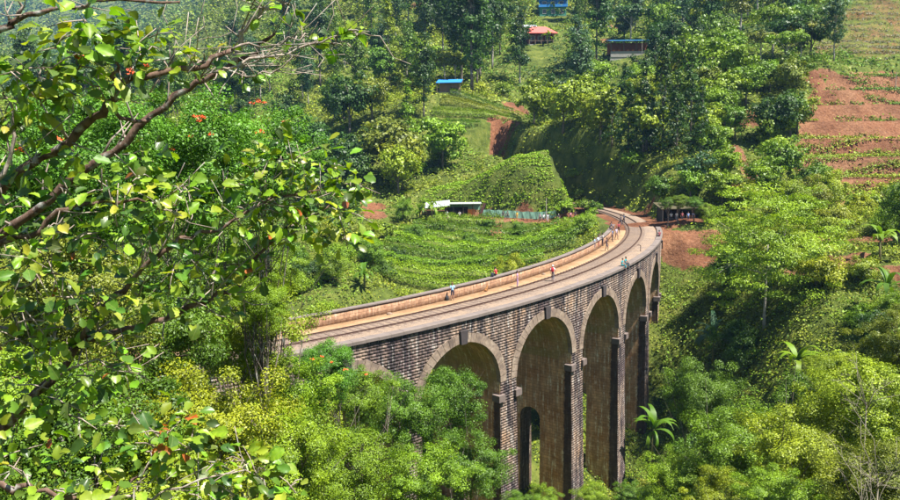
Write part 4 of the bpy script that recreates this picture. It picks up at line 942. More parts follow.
# tin-roofed kiosk above the tea slope
t, dz = house_root('tea_kiosk', 'kiosk', .0, 'ramshackle tin-roofed kiosk with net walls above the tea rows', 'kiosk', -.1)
M_NET = plain('green_net', (.22, .42, .30), .8, .3, 6); M_TIN = plain('corrugated_tin', (.52, .54, .57), .45, .2, 2, .5, .4)
for x in (-5.2, -2.6, -.9, 1.0, 2.9, 4.4):
    for y in (-1.2, 2.2): MB().tube([(x, y, -.5), (x+.03, y, 2.5)], .055, 6).build('pole', M_WOOD, t)
m = MB()
for k in range(24):
    x0 = -6.4 + k*.2; z0 = 1.9 + (k % 2)*.05
    m.add([(x0, -1.9, z0-.25+k*.02), (x0+.2, -1.9, 1.9+((k+1) % 2)*.05-.25+(k+1)*.02), (x0+.2, 2.5, 2.4+((k+1) % 2)*.05+(k+1)*.02), (x0, 2.5, z0+.5+k*.02)], [(0, 1, 2, 3)])
m.build('tin_roof', M_TIN, t)
MB().box((-1.6, -1.6, 2.35), (4.6, 2.4, 2.42)).build('net_roof', plain('grey_net', (.30, .34, .29), .85, .4, 3), t); MB().box((-1.5, 2.2, .9), (4.5, 2.24, 2.3)).build('net_wall', M_NET, t)
MB().box((-2.4, -.2, 0), (1.6, .5, .95)).build('counter', plain('dark_counter', (.05, .035, .03), .8, .3), t); MB().box((-2.6, 2.1, 0), (2.0, 2.18, 1.5)).build('back_wall', MAT['dark_counter'], t)
MB().box((1.9, -.9, .2), (3.3, -.84, 1.3)).build('orange_cloth', mo, t)
M = Matrix.Translation((4.3, -1.3, 0)) @ Matrix.Rotation(.35, 4, 'Y'); MB().box((-.25, -.1, 0), (.25, .1, 2.6), M=M).build('leaning_board', plain('dark_board', (.10, .045, .04), .85, .3), t)
# green net fence along the path
pa, pb = at(480, 217, 153.5), at(556, 219.5, 150.5); fence = tag(empty('net_fence', tuple(pa)), 'pale green net fence along the path behind the people', 'fence')
dv = pb-pa; nP = 8
for i in range(nP+1):
    q = dv*i/nP; gz = float(hfun(pa[0]+q[0], pa[1]+q[1])) - pa[2]; MB().tube([(q[0], q[1], gz-.3), (q[0]+.03, q[1], gz+1.75 + (.9 if i == 7 else 0))], .05, 6).build('post', M_WOOD, fence)
    if i < nP:
        q2 = dv*(i+1)/nP; g2 = float(hfun(pa[0]+q2[0], pa[1]+q2[1])) - pa[2]; sag = rnd.uniform(.05, .2)
        vs = []; K = 6
        for k in range(K+1):
            f = k/K; c = q*(1-f)+q2*f; gg = gz*(1-f)+g2*f; w = .06*math.sin(f*9+i); s_ = sag*math.sin(f*math.pi)
            vs += [(c[0], c[1]-.06+w, gg+.15), (c[0], c[1]-.06-w, gg+1.6-s_), (c[0], c[1]-.045-w, gg+1.6-s_), (c[0], c[1]-.045+w, gg+.15)]
        MB().add(vs, [(4*k+j, 4*k+4+j, 4*k+4+(j+1) % 4, 4*k+(j+1) % 4) for k in range(K) for j in range(4)]).build('net_panel', M_NET, fence)
# roadside hut at the end of the viaduct
t, _ = house_root('trackside_hut', 'hut', .05, 'dark open-fronted shelter full of people at the end of the viaduct', 'hut', -.05)
MB().box((-3.4, 2.6, -.4), (3.4, 2.7, 2.2)).build('back_wall', plain('dark_planks', (.06, .045, .035), .9, .3), t)
for x in (-3.3, 3.2): MB().box((x, 0, -.4), (x+.1, 2.6, 2.1)).build('side_wall', MAT['dark_planks'], t)
for x in (-3.5, -1.2, 1.2, 3.5): MB().tube([(x, -.7, -.5), (x, -.7, 2.3)], .08, 7).build('post', plain('pale_post', (.36, .31, .25), .85, .25), t)
MB().add([(-4, -1.3, 2.05), (4, -1.3, 2.05), (4, 3, 2.75), (-4, 3, 2.75), (-4, -1.3, 2.15), (4, -1.3, 2.15), (4, 3, 2.85), (-4, 3, 2.85)], [(3,2,1,0),(4,5,6,7),(0,1,5,4),(1,2,6,5),(2,3,7,6),(3,0,4,7)]).build('roof', plain('thatch', (.07, .06, .03), .95, .4, 5), t)
MB().box((-2.8, .6, -.1), (2.8, 1.1, .45)).build('bench', M_WOOD, t)
# lone posts
for u, v, Y, h, lab in ((546, 221, 148, 4.5, 'thin wooden pole beside the path below the rounded tea hill'), (641, 92, 240, 8.5, 'pale bare pole on the slope below the hillside cafe'), (895, 93, 172, 4.0, 'thin post standing in the upper red field')):
    p = at(u, v, Y); z = float(hfun(p[0], p[1])); o = tag(empty('pole', (p[0], p[1], z)), lab, 'pole')
    MB().tube([(0, 0, -.5), (.04, 0, h*.6), (.02, 0, h)], [.09, .075, .06], 7).build('shaft', MAT['pale_post'], o); MB().tube([(.02, 0, h-.002), (.02, 0, h+.1)], [.08, .05], 7).build('cap', M_WOOD, o)
# short bent marker post on the deck
p, _, _ = on_deck(640.5, 251.5); o = tag(empty('marker_post', tuple(p), -.2), 'short dark bent metal marker post beside the near rail', 'post')
MB().tube([(0, 0, -.05), (0, 0, .72)], .045, 7).build('upright', M_RAIL, o); MB().tube([(.03, 0, .72), (-.15, 0, .80), (-.42, 0, .78)], [.05, .05, .045], 7).build('arm', M_RAIL, o)
print('buildings', round(time.time()-T0, 1))
# ------------------------------------------------------------------ people
HAND = [(-.022, .045, .0), (-.008, .052, 0), (.008, .05, 0), (.022, .042, 0)]
def skin_body(pose):
    J = {}
    if pose in ('stand', 'walk', 'shorts'):
        w = .16 if pose == 'walk' else .015
        J = dict(pelvis=(0,0,.93), waist=(0,.01,1.08), chest=(0,.0,1.30), neck=(0,-.005,1.46), head=(0,.02,1.57), crown=(0,.01,1.665),
                 hipL=(-.09,0,.89), kneeL=(-.10,.03+w,.49), ankL=(-.10,w-.01,.09), toeL=(-.11,w+.15,.035), hipR=(.09,0,.89), kneeR=(.10,.03-w*.3,.49), ankR=(.10,-w-.03,.10), toeR=(.12,-w+.12,.035),
                 shL=(-.175,0,1.38), elL=(-.235,-.04-w*.6,1.11), wrL=(-.24,.06-w*.7,.88), hdL=(-.235,.08-w*.7,.80), shR=(.175,0,1.38), elR=(.235,-.04+w*.5,1.11), wrR=(.24,.08+w*.8,.88), hdR=(.235,.10+w*.8,.80))
    else:      # sitting, seat height at z = 0
        J = dict(pelvis=(0,0,.12), waist=(0,.0,.27), chest=(0,.05,.49), neck=(0,.08,.65), head=(0,.12,.76), crown=(0,.11,.855),
                 hipL=(-.09,.02,.10), kneeL=(-.12,.42,.13), ankL=(-.11,.44,-.30), toeL=(-.12,.58,-.36), hipR=(.09,.02,.10), kneeR=(.12,.42,.13), ankR=(.11,.46,-.30), toeR=(.12,.60,-.36),
                 shL=(-.175,.05,.57), elL=(-.24,.14,.32), wrL=(-.15,.33,.22), hdL=(-.12,.40,.20), shR=(.175,.05,.57), elR=(.24,.14,.32), wrR=(.15,.33,.22), hdR=(.12,.40,.20))
    E = [('pelvis','waist'),('waist','chest'),('chest','neck'),('neck','head'),('head','crown')]
    for s in 'LR': E += [('pelvis','hip'+s),('hip'+s,'knee'+s),('knee'+s,'ank'+s),('ank'+s,'toe'+s),('chest','sh'+s),('sh'+s,'el'+s),('el'+s,'wr'+s),('wr'+s,'hd'+s)]
    rad = {'pelvis': (.145,.115), 'waist': (.13,.10), 'chest': (.155,.11), 'neck': (.055,.055), 'head': (.085,.098), 'crown': (.065,.075), 'hip': (.085,.09), 'knee': (.058,.06), 'ank': (.04,.045), 'toe': (.035,.03), 'sh': (.06,.06), 'el': (.044,.044), 'wr': (.03,.026), 'hd': (.035,.02)}
    part = {}
    names = list(J); V = [J[k] for k in names]; Rr = [rad.get(k, rad.get(k[:-1])) for k in names]; Ed = [(names.index(a), names.index(b)) for a, b in E]
    for s, sg in (('L', 1), ('R', -1)):            # five unequal fingers on each hand, thumb from the side of the palm
        h = np.array(J['hd'+s]); w = np.array(J['wr'+s]); d = (h-w)/np.linalg.norm(h-w); side = np.array((0, 1, 0)) if abs(d[2]) > .7 else np.array((1, 0, 0)); inn = np.cross(d, side)
        for k, (o_, l_) in enumerate(((-.024, .066), (-.008, .078), (.008, .072), (.024, .056))):
            i0 = len(V); a = h + side*o_ + d*.022; b = a + d*l_*.5; c = b + d*l_*.4 + inn*.02*sg
            V += [tuple(a), tuple(b), tuple(c)]; Rr += [(.010, .010), (.009, .009), (.007, .007)]; Ed += [(names.index('hd'+s), i0), (i0, i0+1), (i0+1, i0+2)]
        i0 = len(V); a = h + side*.036 - d*.02; b = a + side*.018 + d*.032; V += [tuple(a), tuple(b)]; Rr += [(.012, .012), (.009, .009)]; Ed += [(names.index('hd'+s), i0), (i0, i0+1)]
    me = bpy.data.meshes.new('sk'); me.from_pydata(V, Ed, []); o = bpy.data.objects.new('sk', me); COL.objects.link(o)
    md = o.modifiers.new('s', 'SKIN'); md.use_smooth_shade = True; md.branch_smoothing = .6
    for i, r in enumerate(Rr): me.skin_vertices[0].data[i].radius = r; me.skin_vertices[0].data[i].use_root = (i == 0)
    o.modifiers.new('ss', 'SUBSURF').levels = 1
    dg = bpy.context.evaluated_depsgraph_get(); dg.update(); ev = o.evaluated_get(dg); nm = bpy.data.meshes.new_from_object(ev); bpy.data.objects.remove(o)
    nm.name = 'person_body'
    # clothing by body region: 0 skin, 1 shirt, 2 trousers, 3 shoes
    segs = [(np.array(J[a]), np.array(J[b]), a, b) for a, b in E]; mi = []
    for p in nm.polygons:
        c = np.array(p.center); best = None
        for a, b, na, nb in segs:
            t = min(1, max(0, np.dot(c-a, b-a)/np.dot(b-a, b-a))); d = np.linalg.norm(c-a-t*(b-a))
            if best is None or d < best[0]: best = (d, na, nb, t)
        _, na, nb, t = best; k = nb[:-1] if nb[-1] in 'LR' else nb
        mi.append({'waist': 2 if t < .35 else 1, 'chest': 1, 'neck': 1 if t < .55 else 0, 'head': 0, 'crown': 0, 'hip': 2, 'knee': 2, 'ank': (0 if pose == 'shorts' else 2) if t < .75 else 0, 'toe': 3, 'sh': 1, 'el': 1 if t < .7 else 0, 'wr': 0, 'hd': 0}[k])
    nm.materials.clear()
    for _ in range(4): nm.materials.append(None)
    nm.polygons.foreach_set('material_index', mi); nm.polygons.foreach_set('use_smooth', [True]*len(mi)); nm.update()
    return nm, J
BODY = {k: skin_body(k) for k in ('stand', 'walk', 'sit', 'shorts')}
def cloth(c):
    k = 'cloth_%02x%02x%02x' % tuple(int(255*x) for x in c); return plain(k, c, .85, .12, 12)
SKIN = plain('skin', (.36, .20, .13), .6, .1, 8); SKIN2 = plain('brown_skin', (.16, .08, .05), .6, .1, 8); HAIR = plain('black_hair', (.018, .013, .011), .5, .2, 20); SHOE = plain('shoe', (.05, .04, .04), .7, .2, 9); BROWNH = plain('brown_hair', (.12, .06, .03), .6, .2, 20)
HATM = plain('white_cap_cloth', (.7, .68, .63), .8, .1, 9)
def face_mesh(J):
    h = np.array(J['head']); m = MB(); m.add([tuple(h+np.array(q)) for q in ((-.014, .092, .0), (.014, .092, .0), (0, .118, -.012), (0, .09, .04))], [(0, 1, 2), (0, 2, 3), (2, 1, 3)])
    for x in (-.032, .032): m.box(tuple(h+np.array((x-.012, .088, .022))), tuple(h+np.array((x+.012, .096, .032))), 1)
    m.box(tuple(h+np.array((-.024, .082, -.05))), tuple(h+np.array((.024, .09, -.04))), 1)
    for x in (-.088, .076): m.box(tuple(h+np.array((x, -.01, -.02))), tuple(h+np.array((x+.012, .02, .035))))
    return m.mesh('face')
def hair_mesh(J, long):
    h = np.array(J['head']) + np.array((0, -.012, .02)); m = MB(); vs = []; n, k = 12, 6
    for i in range(k+1):
        th = i/k*1.75
        for j in range(n):
            a = 2*math.pi*j/n; fr = math.sin(a) > .35; t2 = min(th, 1.05) if fr else th
            vs.append(tuple(h + np.array((.098*math.sin(t2)*math.cos(a), .110*math.sin(t2)*math.sin(a), .122*math.cos(t2))) + (np.array((0, -.01, -.16*max(0, i-3)/3)) if long and i > 3 and not fr else 0)))
    fs = [(i*n+j, (i+1)*n+j, (i+1)*n+(j+1) % n, i*n+(j+1) % n) for i in range(k) for j in range(n)]
    m.add(vs, fs); return m.mesh('hair', True)
FACE = {k: face_mesh(v[1]) for k, v in BODY.items()}
for f in FACE.values(): f.materials.append(None); f.materials.append(None)
HAIRM = {(k, l): hair_mesh(v[1], l) for k, v in BODY.items() for l in (0, 1)}
for f in HAIRM.values(): f.materials.append(None)
def setm(o, mats):
    for i, m in enumerate(mats): o.material_slots[i].link = 'OBJECT'; o.material_slots[i].material = m
def person(loc, facing, pose, shirt, legs, label, skin=SKIN, hair=HAIR, long=0, scale=1.0, hat=None, shorts=False):
    t = tag(empty('person', tuple(loc), facing), label, 'person', 'people out on the line and the paths'); t.scale = (scale,)*3
    b = mesh_obj('body', BODY[pose][0], t); setm(b, [skin, cloth(shirt), cloth(legs), SHOE])
    f = mesh_obj('face', FACE[pose], b); setm(f, [skin, HAIR]); h = mesh_obj('hair', HAIRM[(pose, long)], b); setm(h, [hat or hair]); return t
def face_to(x, y, px, py): return math.atan2(py-y, px-x) - math.pi/2
def deck_person(u, v, pose, shirt, legs, label, turn=0.0, dz=0.0, **kw):
    p, t, d = on_deck(u, v, -ZD + (0 if pose != 'sit' else dz)); a = PHI0 + t/R_OUT          # a points outwards from the curve's centre
    return person((p[0], p[1], p[2]), a - math.pi/2 + turn, pose, shirt, legs, label, **kw)   # turn 0: facing outwards (towards the valley)
LB, NAVY, LIL, WHITE, DK, TEAL, RED, YEL, PINK = (.30, .50, .70), (.03, .035, .07), (.42, .27, .48), (.68, .68, .68), (.045, .04, .05), (.03, .32, .36), (.50, .03, .04), (.65, .40, .04), (.62, .25, .32)
def backpack(loc, rz, col, label, s=1.0):
    t = tag(empty('backpack', tuple(loc), rz), label, 'backpack'); t.scale = (s,)*3
    m = MB(); n = 10; vs = []
    for z, w, d in ((0, .13, .07), (.03, .16, .10), (.25, .165, .11), (.40, .14, .09), (.47, .07, .04)):
        for j in range(n):
            a = 2*math.pi*j/n; c, s_ = math.cos(a), math.sin(a); vs.append((w*math.copysign(abs(c)**.6, c), d*math.copysign(abs(s_)**.6, s_), z))
    m.add(vs, [(i*n+j, i*n+(j+1) % n, (i+1)*n+(j+1) % n, (i+1)*n+j) for i in range(4) for j in range(n)] + [tuple(range(n))[::-1], tuple(range(4*n, 5*n))]); m.build('bag', cloth(col), t, True)
    MB().box((-.11, -.15, .05), (.11, -.095, .25)).build('pocket', cloth(tuple(c*.7 for c in col)), t); MB().tube([(-.04, 0, .46), (0, 0, .52), (.04, 0, .46)], .012, 5).build('handle', SHOE, t)
    for x in (-.08, .08): MB().tube([(x, .09, .06), (x*1.2, .16, .2), (x*1.1, .15, .36), (x, .08, .43)], .016, 5).build('strap', SHOE, t)
    return t
deck_person(452.5, 300.5, 'shorts', LB, NAVY, 'person in light blue shirt and dark shorts by the parapet', 2.6, hair=BROWNH)
p, _, _ = on_deck(447, 300.5); backpack(p, .4, (.03, .03, .035), 'black backpack on the ground beside the person in light blue')
deck_person(517.3, 287.5, 'stand', LIL, LIL, 'dark-haired person in lilac clothes standing by the far rail', .6, long=1)
pp = deck_person(552.8, 281.5, 'walk', WHITE, (.12, .12, .15), 'person in white shirt with red backpack walking along the track', 1.9, hat=HATM)
c = pp.matrix_basis; bl = c @ Vector((0, -.19, 1.02)); backpack(bl, pp.rotation_euler[2], RED, 'red backpack on the walker in white', .95)
def wall_sit(u, v, shirt, legs, label, turn=math.pi, **kw):
    p, t, d = on_deck(u, v, -ZD+PH-.02); q = BP(t, W-.26, -ZD+PH-.0); a = PHI0 + t/R_OUT
    return person(q, a - math.pi/2 + turn, 'sit', shirt, legs, label, **kw)
wall_sit(501.5, 276.5, RED, DK, 'person in red top sitting on the brick parapet facing away'); p, t, d = on_deck(497.5, 277.5, -ZD+PH-.02); backpack(BP(t, W-.26, -ZD+PH-.02), 0, (.03, .035, .05), 'dark bag on the parapet beside the person in red', .9)
deck_person(594.5, 250.5, 'stand', LB, (.06, .08, .2), 'person in pale blue leaning by the end of the parapet', .3); deck_person(598.0, 248.5, 'stand', (.62, .68, .78), (.35, .10, .08), 'person in whitish top right beside the pale blue one', -.2, skin=SKIN2)
deck_person(606.5, 251.0, 'walk', (.10, .07, .10), (.08, .06, .08), 'person in dark clothes walking towards the camera past the parapet', .2, skin=SKIN2)
deck_person(612.3, 241.5, 'stand', (.08, .20, .42), NAVY, 'person in blue shirt at the middle of the standing group', .1); deck_person(616.3, 239.5, 'walk', (.48, .40, .50), (.20, .12, .10), 'person in mauve top right of the blue shirt', -.5, long=1)
wall_sit(607.5, 229.5, DK, DK, 'person in black sitting on the parapet end', 0.0); wall_sit(610.0, 228.0, (.06, .07, .12), DK, 'person in dark navy sitting rearmost on the parapet end', 0.0, skin=SKIN2)
deck_person(620.5, 226.0, 'walk', DK, (.05, .06, .1), 'person in black walking left foot first on the track', 2.4); deck_person(623.8, 224.5, 'walk', (.05, .06, .09), DK, 'person in dark clothes walking rightmost on the far track', 2.3, skin=SKIN2)
deck_person(602.5, 246.0, 'stand', (.60, .55, .50), (.06, .06, .09), 'person in cream shirt standing by the parapet behind the pale blue pair', .4, skin=SKIN2); deck_person(618.5, 234.0, 'walk', (.30, .05, .06), DK, 'person in dark red top walking behind the mauve one', 2.0)
def cope_sit(u, v, shirt, legs, label, turn=0.0, **kw):
    p, t, d = on_deck(u, v, 0.0); q = BP(t, .12, .0); a = PHI0 + t/R_OUT; return person(q, a - math.pi/2 + turn, 'sit', shirt, legs, label, **kw)
cope_sit(614.8, 265.5, TEAL, (.03, .22, .25), 'left of two people in teal seated on the viaduct edge', 0.1); cope_sit(619.0, 264.0, TEAL, (.04, .10, .13), 'right of two people in teal seated on the viaduct edge', 0.0, skin=SKIN2)
cope_sit(657.5, 236.5, (.22, .06, .07), (.14, .07, .06), 'person in dark red seated alone at the far end of the edge', 2.2, skin=SKIN2)
def land_person(u, v, Y, pose, shirt, legs, label, turn=None, **kw):
    p = at(u, v, Y); z = float(hfun(p[0], p[1])); return person((p[0], p[1], z + (.42 if pose == 'sit' else 0)), math.pi + (turn or 0), pose, shirt, legs, label, **kw)
def rock_under(x, y, z, label):
    g = random.Random(int(x*10)); m = MB(); vs = []; n = 8
    for i, (zz, r) in enumerate(((-.15, .30), (.15, .32), (.36, .25), (.42, .12))):
        for j in range(n): a = 2*math.pi*j/n; rr = r*g.uniform(.85, 1.15); vs.append((rr*math.cos(a), rr*math.sin(a), zz))
    m.add(vs, [(i*n+j, i*n+(j+1) % n, (i+1)*n+(j+1) % n, (i+1)*n+j) for i in range(3) for j in range(n)] + [tuple(range(3*n, 4*n))]); o = m.build('boulder', plain('earthy_rock', (.24, .17, .12), .9, .3, 3), None, True); o.location = (x, y, z); tag(o, label, 'rock')
for u, v, Y, pose, sh, lg, lab, kw in [(517, 219, 150, 'stand', YEL, (.5, .28, .04), 'person in yellow beside the green net fence', {}), (503, 218.5, 150.3, 'stand', DK, DK, 'person in black, left of the pair at the net fence', {}), (507.5, 218.5, 150.3, 'stand', (.10, .12, .10), DK, 'person in dark green, right of the pair at the net fence', {}),
      (540, 221.8, 147.5, 'stand', (.30, .26, .28), DK, 'person in grey at the left of the group below the tea hill', {}), (543.5, 222, 147.3, 'stand', WHITE, NAVY, 'person in white top in the group below the tea hill', {'skin': SKIN2}), (547.5, 222.2, 147.0, 'stand', (.55, .58, .62), (.5, .5, .52), 'person in pale clothes at the right of that group', {}),
      (558.5, 218.5, 148.8, 'sit', (.10, .10, .16), NAVY, 'person with white cap sitting beside the thin wooden pole', {'hat': HATM}), (570.5, 219.5, 148.0, 'stand', PINK, DK, 'person in pink by the dark hollow below the tea hill', {}), (575.0, 219.5, 147.8, 'stand', DK, DK, 'person in dark clothes beside the one in pink', {'skin': SKIN2}), (590.5, 221.0, 145.5, 'sit', (.66, .45, .55), (.4, .38, .45), 'person in pale pink sitting where the path nears the track', {}),
      (447, 217.5, 150.3, 'sit', (.55, .60, .78), (.5, .5, .6), 'person in pale blue sitting at the front of the kiosk', {}), (459.5, 218, 150.0, 'sit', WHITE, (.55, .4, .5), 'person in white sitting right of the pale blue one at the kiosk', {}),
      (671, 222.0, 121.5, 'stand', WHITE, DK, 'leftmost person in white inside the dark shelter', {'skin': SKIN2}), (676.5, 222.0, 121.2, 'stand', (.72, .66, .64), (.3, .3, .34), 'second person from the left in the dark shelter, in pale shirt', {}), (682, 221.5, 122.0, 'stand', (.28, .08, .09), DK, 'person in dark red in the middle of the shelter', {'skin': SKIN2}), (688, 221.5, 122.0, 'stand', (.22, .30, .55), NAVY, 'person in blue standing right of centre in the shelter', {}), (693, 221.0, 122.2, 'stand', (.12, .14, .28), DK, 'rightmost person in navy in the dark shelter', {'skin': SKIN2})]:
    o = land_person(u, v, Y, pose, sh, lg, lab, **kw)
    if pose == 'sit': rock_under(o.location[0], o.location[1], o.location[2]-.42, 'squat earthy boulder under the ' + lab.split(' sitting')[0])
# dog sitting on the footway
def dog():
    J = [(0, 0, .12), (0, .10, .26), (0, .19, .40), (0, .22, .50), (0, .24, .57), (0, .33, .55), (-.06, .20, .34), (-.065, .21, .16), (-.065, .24, .03), (.06, .20, .34), (.065, .21, .16), (.065, .24, .03), (-.09, .02, .14), (-.10, .16, .13), (-.10, .06, .05), (-.10, .17, .025), (.09, .02, .14), (.10, .16, .13), (.10, .06, .05), (.10, .17, .025), (0, -.12, .05), (.05, -.26, .04), (-.045, .215, .63), (.045, .215, .63)]
    E = [(0,1),(1,2),(2,3),(3,4),(4,5),(2,6),(6,7),(7,8),(2,9),(9,10),(10,11),(0,12),(12,13),(13,14),(14,15),(0,16),(16,17),(17,18),(18,19),(0,20),(20,21),(4,22),(4,23)]
    Rr = [.11,.11,.10,.065,.07,.032,.045,.032,.026,.045,.032,.026,.08,.05,.03,.026,.08,.05,.03,.026,.03,.015,.018,.018]
    me = bpy.data.meshes.new('d'); me.from_pydata(J, E, []); o = bpy.data.objects.new('d', me); COL.objects.link(o); o.modifiers.new('s', 'SKIN').use_smooth_shade = True
    for i, r in enumerate(Rr): me.skin_vertices[0].data[i].radius = (r, r); me.skin_vertices[0].data[i].use_root = (i == 0)
    o.modifiers.new('ss', 'SUBSURF').levels = 1; dg = bpy.context.evaluated_depsgraph_get(); dg.update(); nm = bpy.data.meshes.new_from_object(o.evaluated_get(dg)); bpy.data.objects.remove(o)
    nm.materials.clear(); nm.materials.append(plain('tan_fur', (.33, .16, .06), .9, .3, 9)); p, t, d = on_deck(485.2, 291.5); q = mesh_obj('dog', nm); q.location = p; q.rotation_euler = (0, 0, -1.2); tag(q, 'small tan dog sitting on the sandy footway by the parapet', 'dog')
dog()
for u, v, s, lab in ((389.5, 314.5, .8, 'small brown stone lying on the footway at the left'), (543.7, 274.5, .7, 'flat brown stone lying near the walker with the red backpack')):
    p, _, _ = on_deck(u, v); rock_under(p[0], p[1], p[2], lab); o = COL.objects[-1] if False else [q for q in bpy.data.objects if q.get('label') == lab][0]; o.scale = (s, s*.7, s*.55)
print('people', round(time.time()-T0, 1))
# ------------------------------------------------------------------ large-leaved tree close to the camera, on the left
def big_leaf(seed, L=1.0):
    g = random.Random(seed); n = 9; fold = g.uniform(.15, .5); curl = g.uniform(-.1, .6); vs, fs = [], []
    prof = [.04, .26, .46, .50, .70, .64, .80, .66, .50, .05]
    for i in range(n+1):
        f = i/n; w = prof[i]*.44*g.uniform(.88, 1.1); z = -curl*f*f*.6; wob = g.uniform(-.03, .03)
        vs += [(f, -w, z+fold*w+wob), (f, -w*.5, z+fold*w*.5), (f, 0, z), (f, w*.5, z+fold*w*.5), (f, w, z+fold*w-wob)]
    for i in range(n):
        for j in range(4): a = i*5+j; fs.append((a, a+5, a+6, a+1))
    return np.array(vs)*L, np.array(fs)
BIGL = [big_leaf(s) for s in range(8)]
def leaf_mat(name='large_leaf'):
    n = N(name); oi = n.n('ShaderNodeObjectInfo'); p = n.obj(); v = n.noise(p, 5, 4); at_ = n.attr('tint').outputs['Fac']
    c = n.mix(n.ramp(v, [(.35, (0, 0, 0)), (.7, (1, 1, 1))]), n.mix(1.0, oi.outputs['Color'], (.8, .85, .8), 'MULTIPLY'), n.mix(1.0, oi.outputs['Color'], (1.25, 1.15, 1.1), 'MULTIPLY'))
    ax = n.n('ShaderNodeSeparateXYZ', {0: p}).outputs[1]; rib = n.ramp(n.math('ABSOLUTE', ax), [(.0, (1, 1, 1)), (.02, (0, 0, 0))]); c = n.mix(n.math('MULTIPLY', rib, .5), c, (.28, .30, .10))
    b = n.n('ShaderNodeBsdfPrincipled', {'Base Color': c, 'Roughness': .48, 'Specular IOR Level': .4}); tr = n.n('ShaderNodeBsdfTranslucent', {'Color': n.mix(1.0, c, (1.7, 1.6, .35), 'MULTIPLY')})
    mx = n.n('ShaderNodeMixShader', {0: .36}); n.link(b.outputs[0], mx.inputs[1]); n.link(tr.outputs[0], mx.inputs[2]); n.link(mx.outputs[0], n.out.inputs[0]); return n.m
M_BIGL = leaf_mat()
BIGM = []
for V_, F_ in BIGL:
    me = np_mesh('leaf', V_, F_, {'tint': np.full(len(V_), .5)}, smooth=True); me.materials.append(M_BIGL); BIGM.append(me)
M_BBARK = bark_mat('rough_brown_bark', (.035, .020, .014), (.15, .095, .070), 16)
big = tag(empty('large_leaved_tree', tuple(at(-130, 330, 6.6)*np.array((1, 1, 0)) + np.array((0, 0, 0)))), 'close large-leaved tree with dark bare branches reaching in from the left', 'tree')
bx, by = big.location[0], big.location[1]; bz = float(hfun(bx, by)) - .2; big.location = (bx, by, bz); ORI = np.array((bx, by, bz))
TIPS = []
def br(pts, r0, r1, mat=None, wig=.055, seed=None, twigs=0, name='branch', n=8):
    """branch through photo points (u, v, distance); smoothed and roughened"""
    g = random.Random(seed if seed is not None else int(pts[0][0]*13+pts[0][1]*7)); P = [at(*p) if len(p) == 3 and p[1] is not None else p for p in pts]; Q = []
    for i in range(len(P)-1):
        a, b = P[i], P[i+1]; pa = P[i-1] if i else a-(b-a); pb = P[i+2] if i+2 < len(P) else b+(b-a)
        K = max(3, int(np.linalg.norm(b-a)/.14))
        for k in range(K):
            t = k/K; Q.append(.5*((2*a) + (-pa+b)*t + (2*pa-5*a+4*b-pb)*t*t + (-pa+3*a-3*b+pb)*t**3) + np.array([g.uniform(-1, 1) for _ in range(3)])*wig*.45)
    Q.append(P[-1]); m = len(Q); rr = [.62*(r0 + (r1-r0)*(i/(m-1))**.8)*g.uniform(.86, 1.18) for i in range(m)]
    MB().tube([q-ORI for q in Q], rr, n).build(name, mat or M_BBARK, big, True)
    for _ in range(int(twigs*2)):
        i = g.randrange(max(1, m//4), m); L = g.uniform(.18, .55); d = np.array([g.uniform(-1, 1), g.uniform(-.7, .7), g.uniform(-.5, 1)]); d /= np.linalg.norm(d)
        dd = Q[min(i+1, m-1)] - Q[max(i-1, 0)]; dd /= np.linalg.norm(dd)+1e-9; d = d*.8 + dd*.5; d /= np.linalg.norm(d)
        e1 = Q[i] + d*L*.5 + np.array([g.uniform(-.05, .05) for _ in range(3)]); e2 = e1 + (d + np.array([g.uniform(-.5, .5), g.uniform(-.5, .5), g.uniform(-.2, .5)]))*L*.45
        r = max(.004, rr[i]*.34); MB().tube([Q[i]-ORI, e1-ORI, e2-ORI], [r, r*.7, .0032], 5).build('twig', M_TWIG, big, True); TIPS.append(e2)
    return Q
trunk_top = at(-130, 300, 6.6)
MB().tube([(0, 0, -.3), (.06, .02, (trunk_top[2]-bz)*.5), tuple(trunk_top-ORI)], [.30, .22, .17], 10).build('trunk', M_BBARK, big, True)
TT = (-130, 300, 6.6)
br([TT, (-60, 240, 6.4), (0, 191, 6.2), (40, 160, 6.1), (82, 129, 6.0), (108, 105, 5.9), (117, 85, 5.9), (165, 73, 6.0), (205, 63, 6.1), (232, 50, 6.2)], .085, .026, twigs=8)
br([(117, 86, 5.9), (115, 74, 5.85), (116, 62, 5.8)], .030, .018)
br([TT, (-60, 265, 6.7), (0, 234, 6.8), (52, 198, 6.8), (100, 161, 6.8), (150, 118, 6.8), (186, 88, 6.8), (216, 75, 6.8), (242, 60, 6.8), (262, 45, 6.8), (275, 33, 6.8)], .09, .020, twigs=10)
br([(108, 107, 5.9), (128, 122, 6.0), (150, 118, 6.4)], .028, .02)
br([(236, 62, 6.8), (242, 40, 6.8), (246, 24, 6.75), (262, 11, 6.7), (284, 4, 6.7)], .042, .02, M_TWIG, twigs=3)
br([(200, 64, 6.1), (230, 66, 6.2), (262, 58, 6.3), (300, 50, 6.4), (330, 38, 6.4), (350, 30, 6.4), (380, 36, 6.4)], .022, .006, M_TWIG, twigs=6)
br([(232, 50, 6.2), (260, 44, 6.3), (290, 40, 6.3), (305, 33, 6.4)], .018, .006, M_TWIG, twigs=5)
br([(225, 70, 6.6), (250, 76, 6.5), (270, 72, 6.5), (290, 60, 6.5), (300, 52, 6.5)], .016, .006, M_TWIG, twigs=5)
br([(215, 75, 6.7), (245, 66, 6.6), (280, 45, 6.6), (292, 22, 6.6)], .014, .005, M_TWIG, twigs=4)
br([(337, 36, 6.4), (333, 55, 6.4), (355, 68, 6.4)], .007, .003, M_TWIG); br([(318, 44, 6.4), (320, 28, 6.35)], .006, .003, M_TWIG)
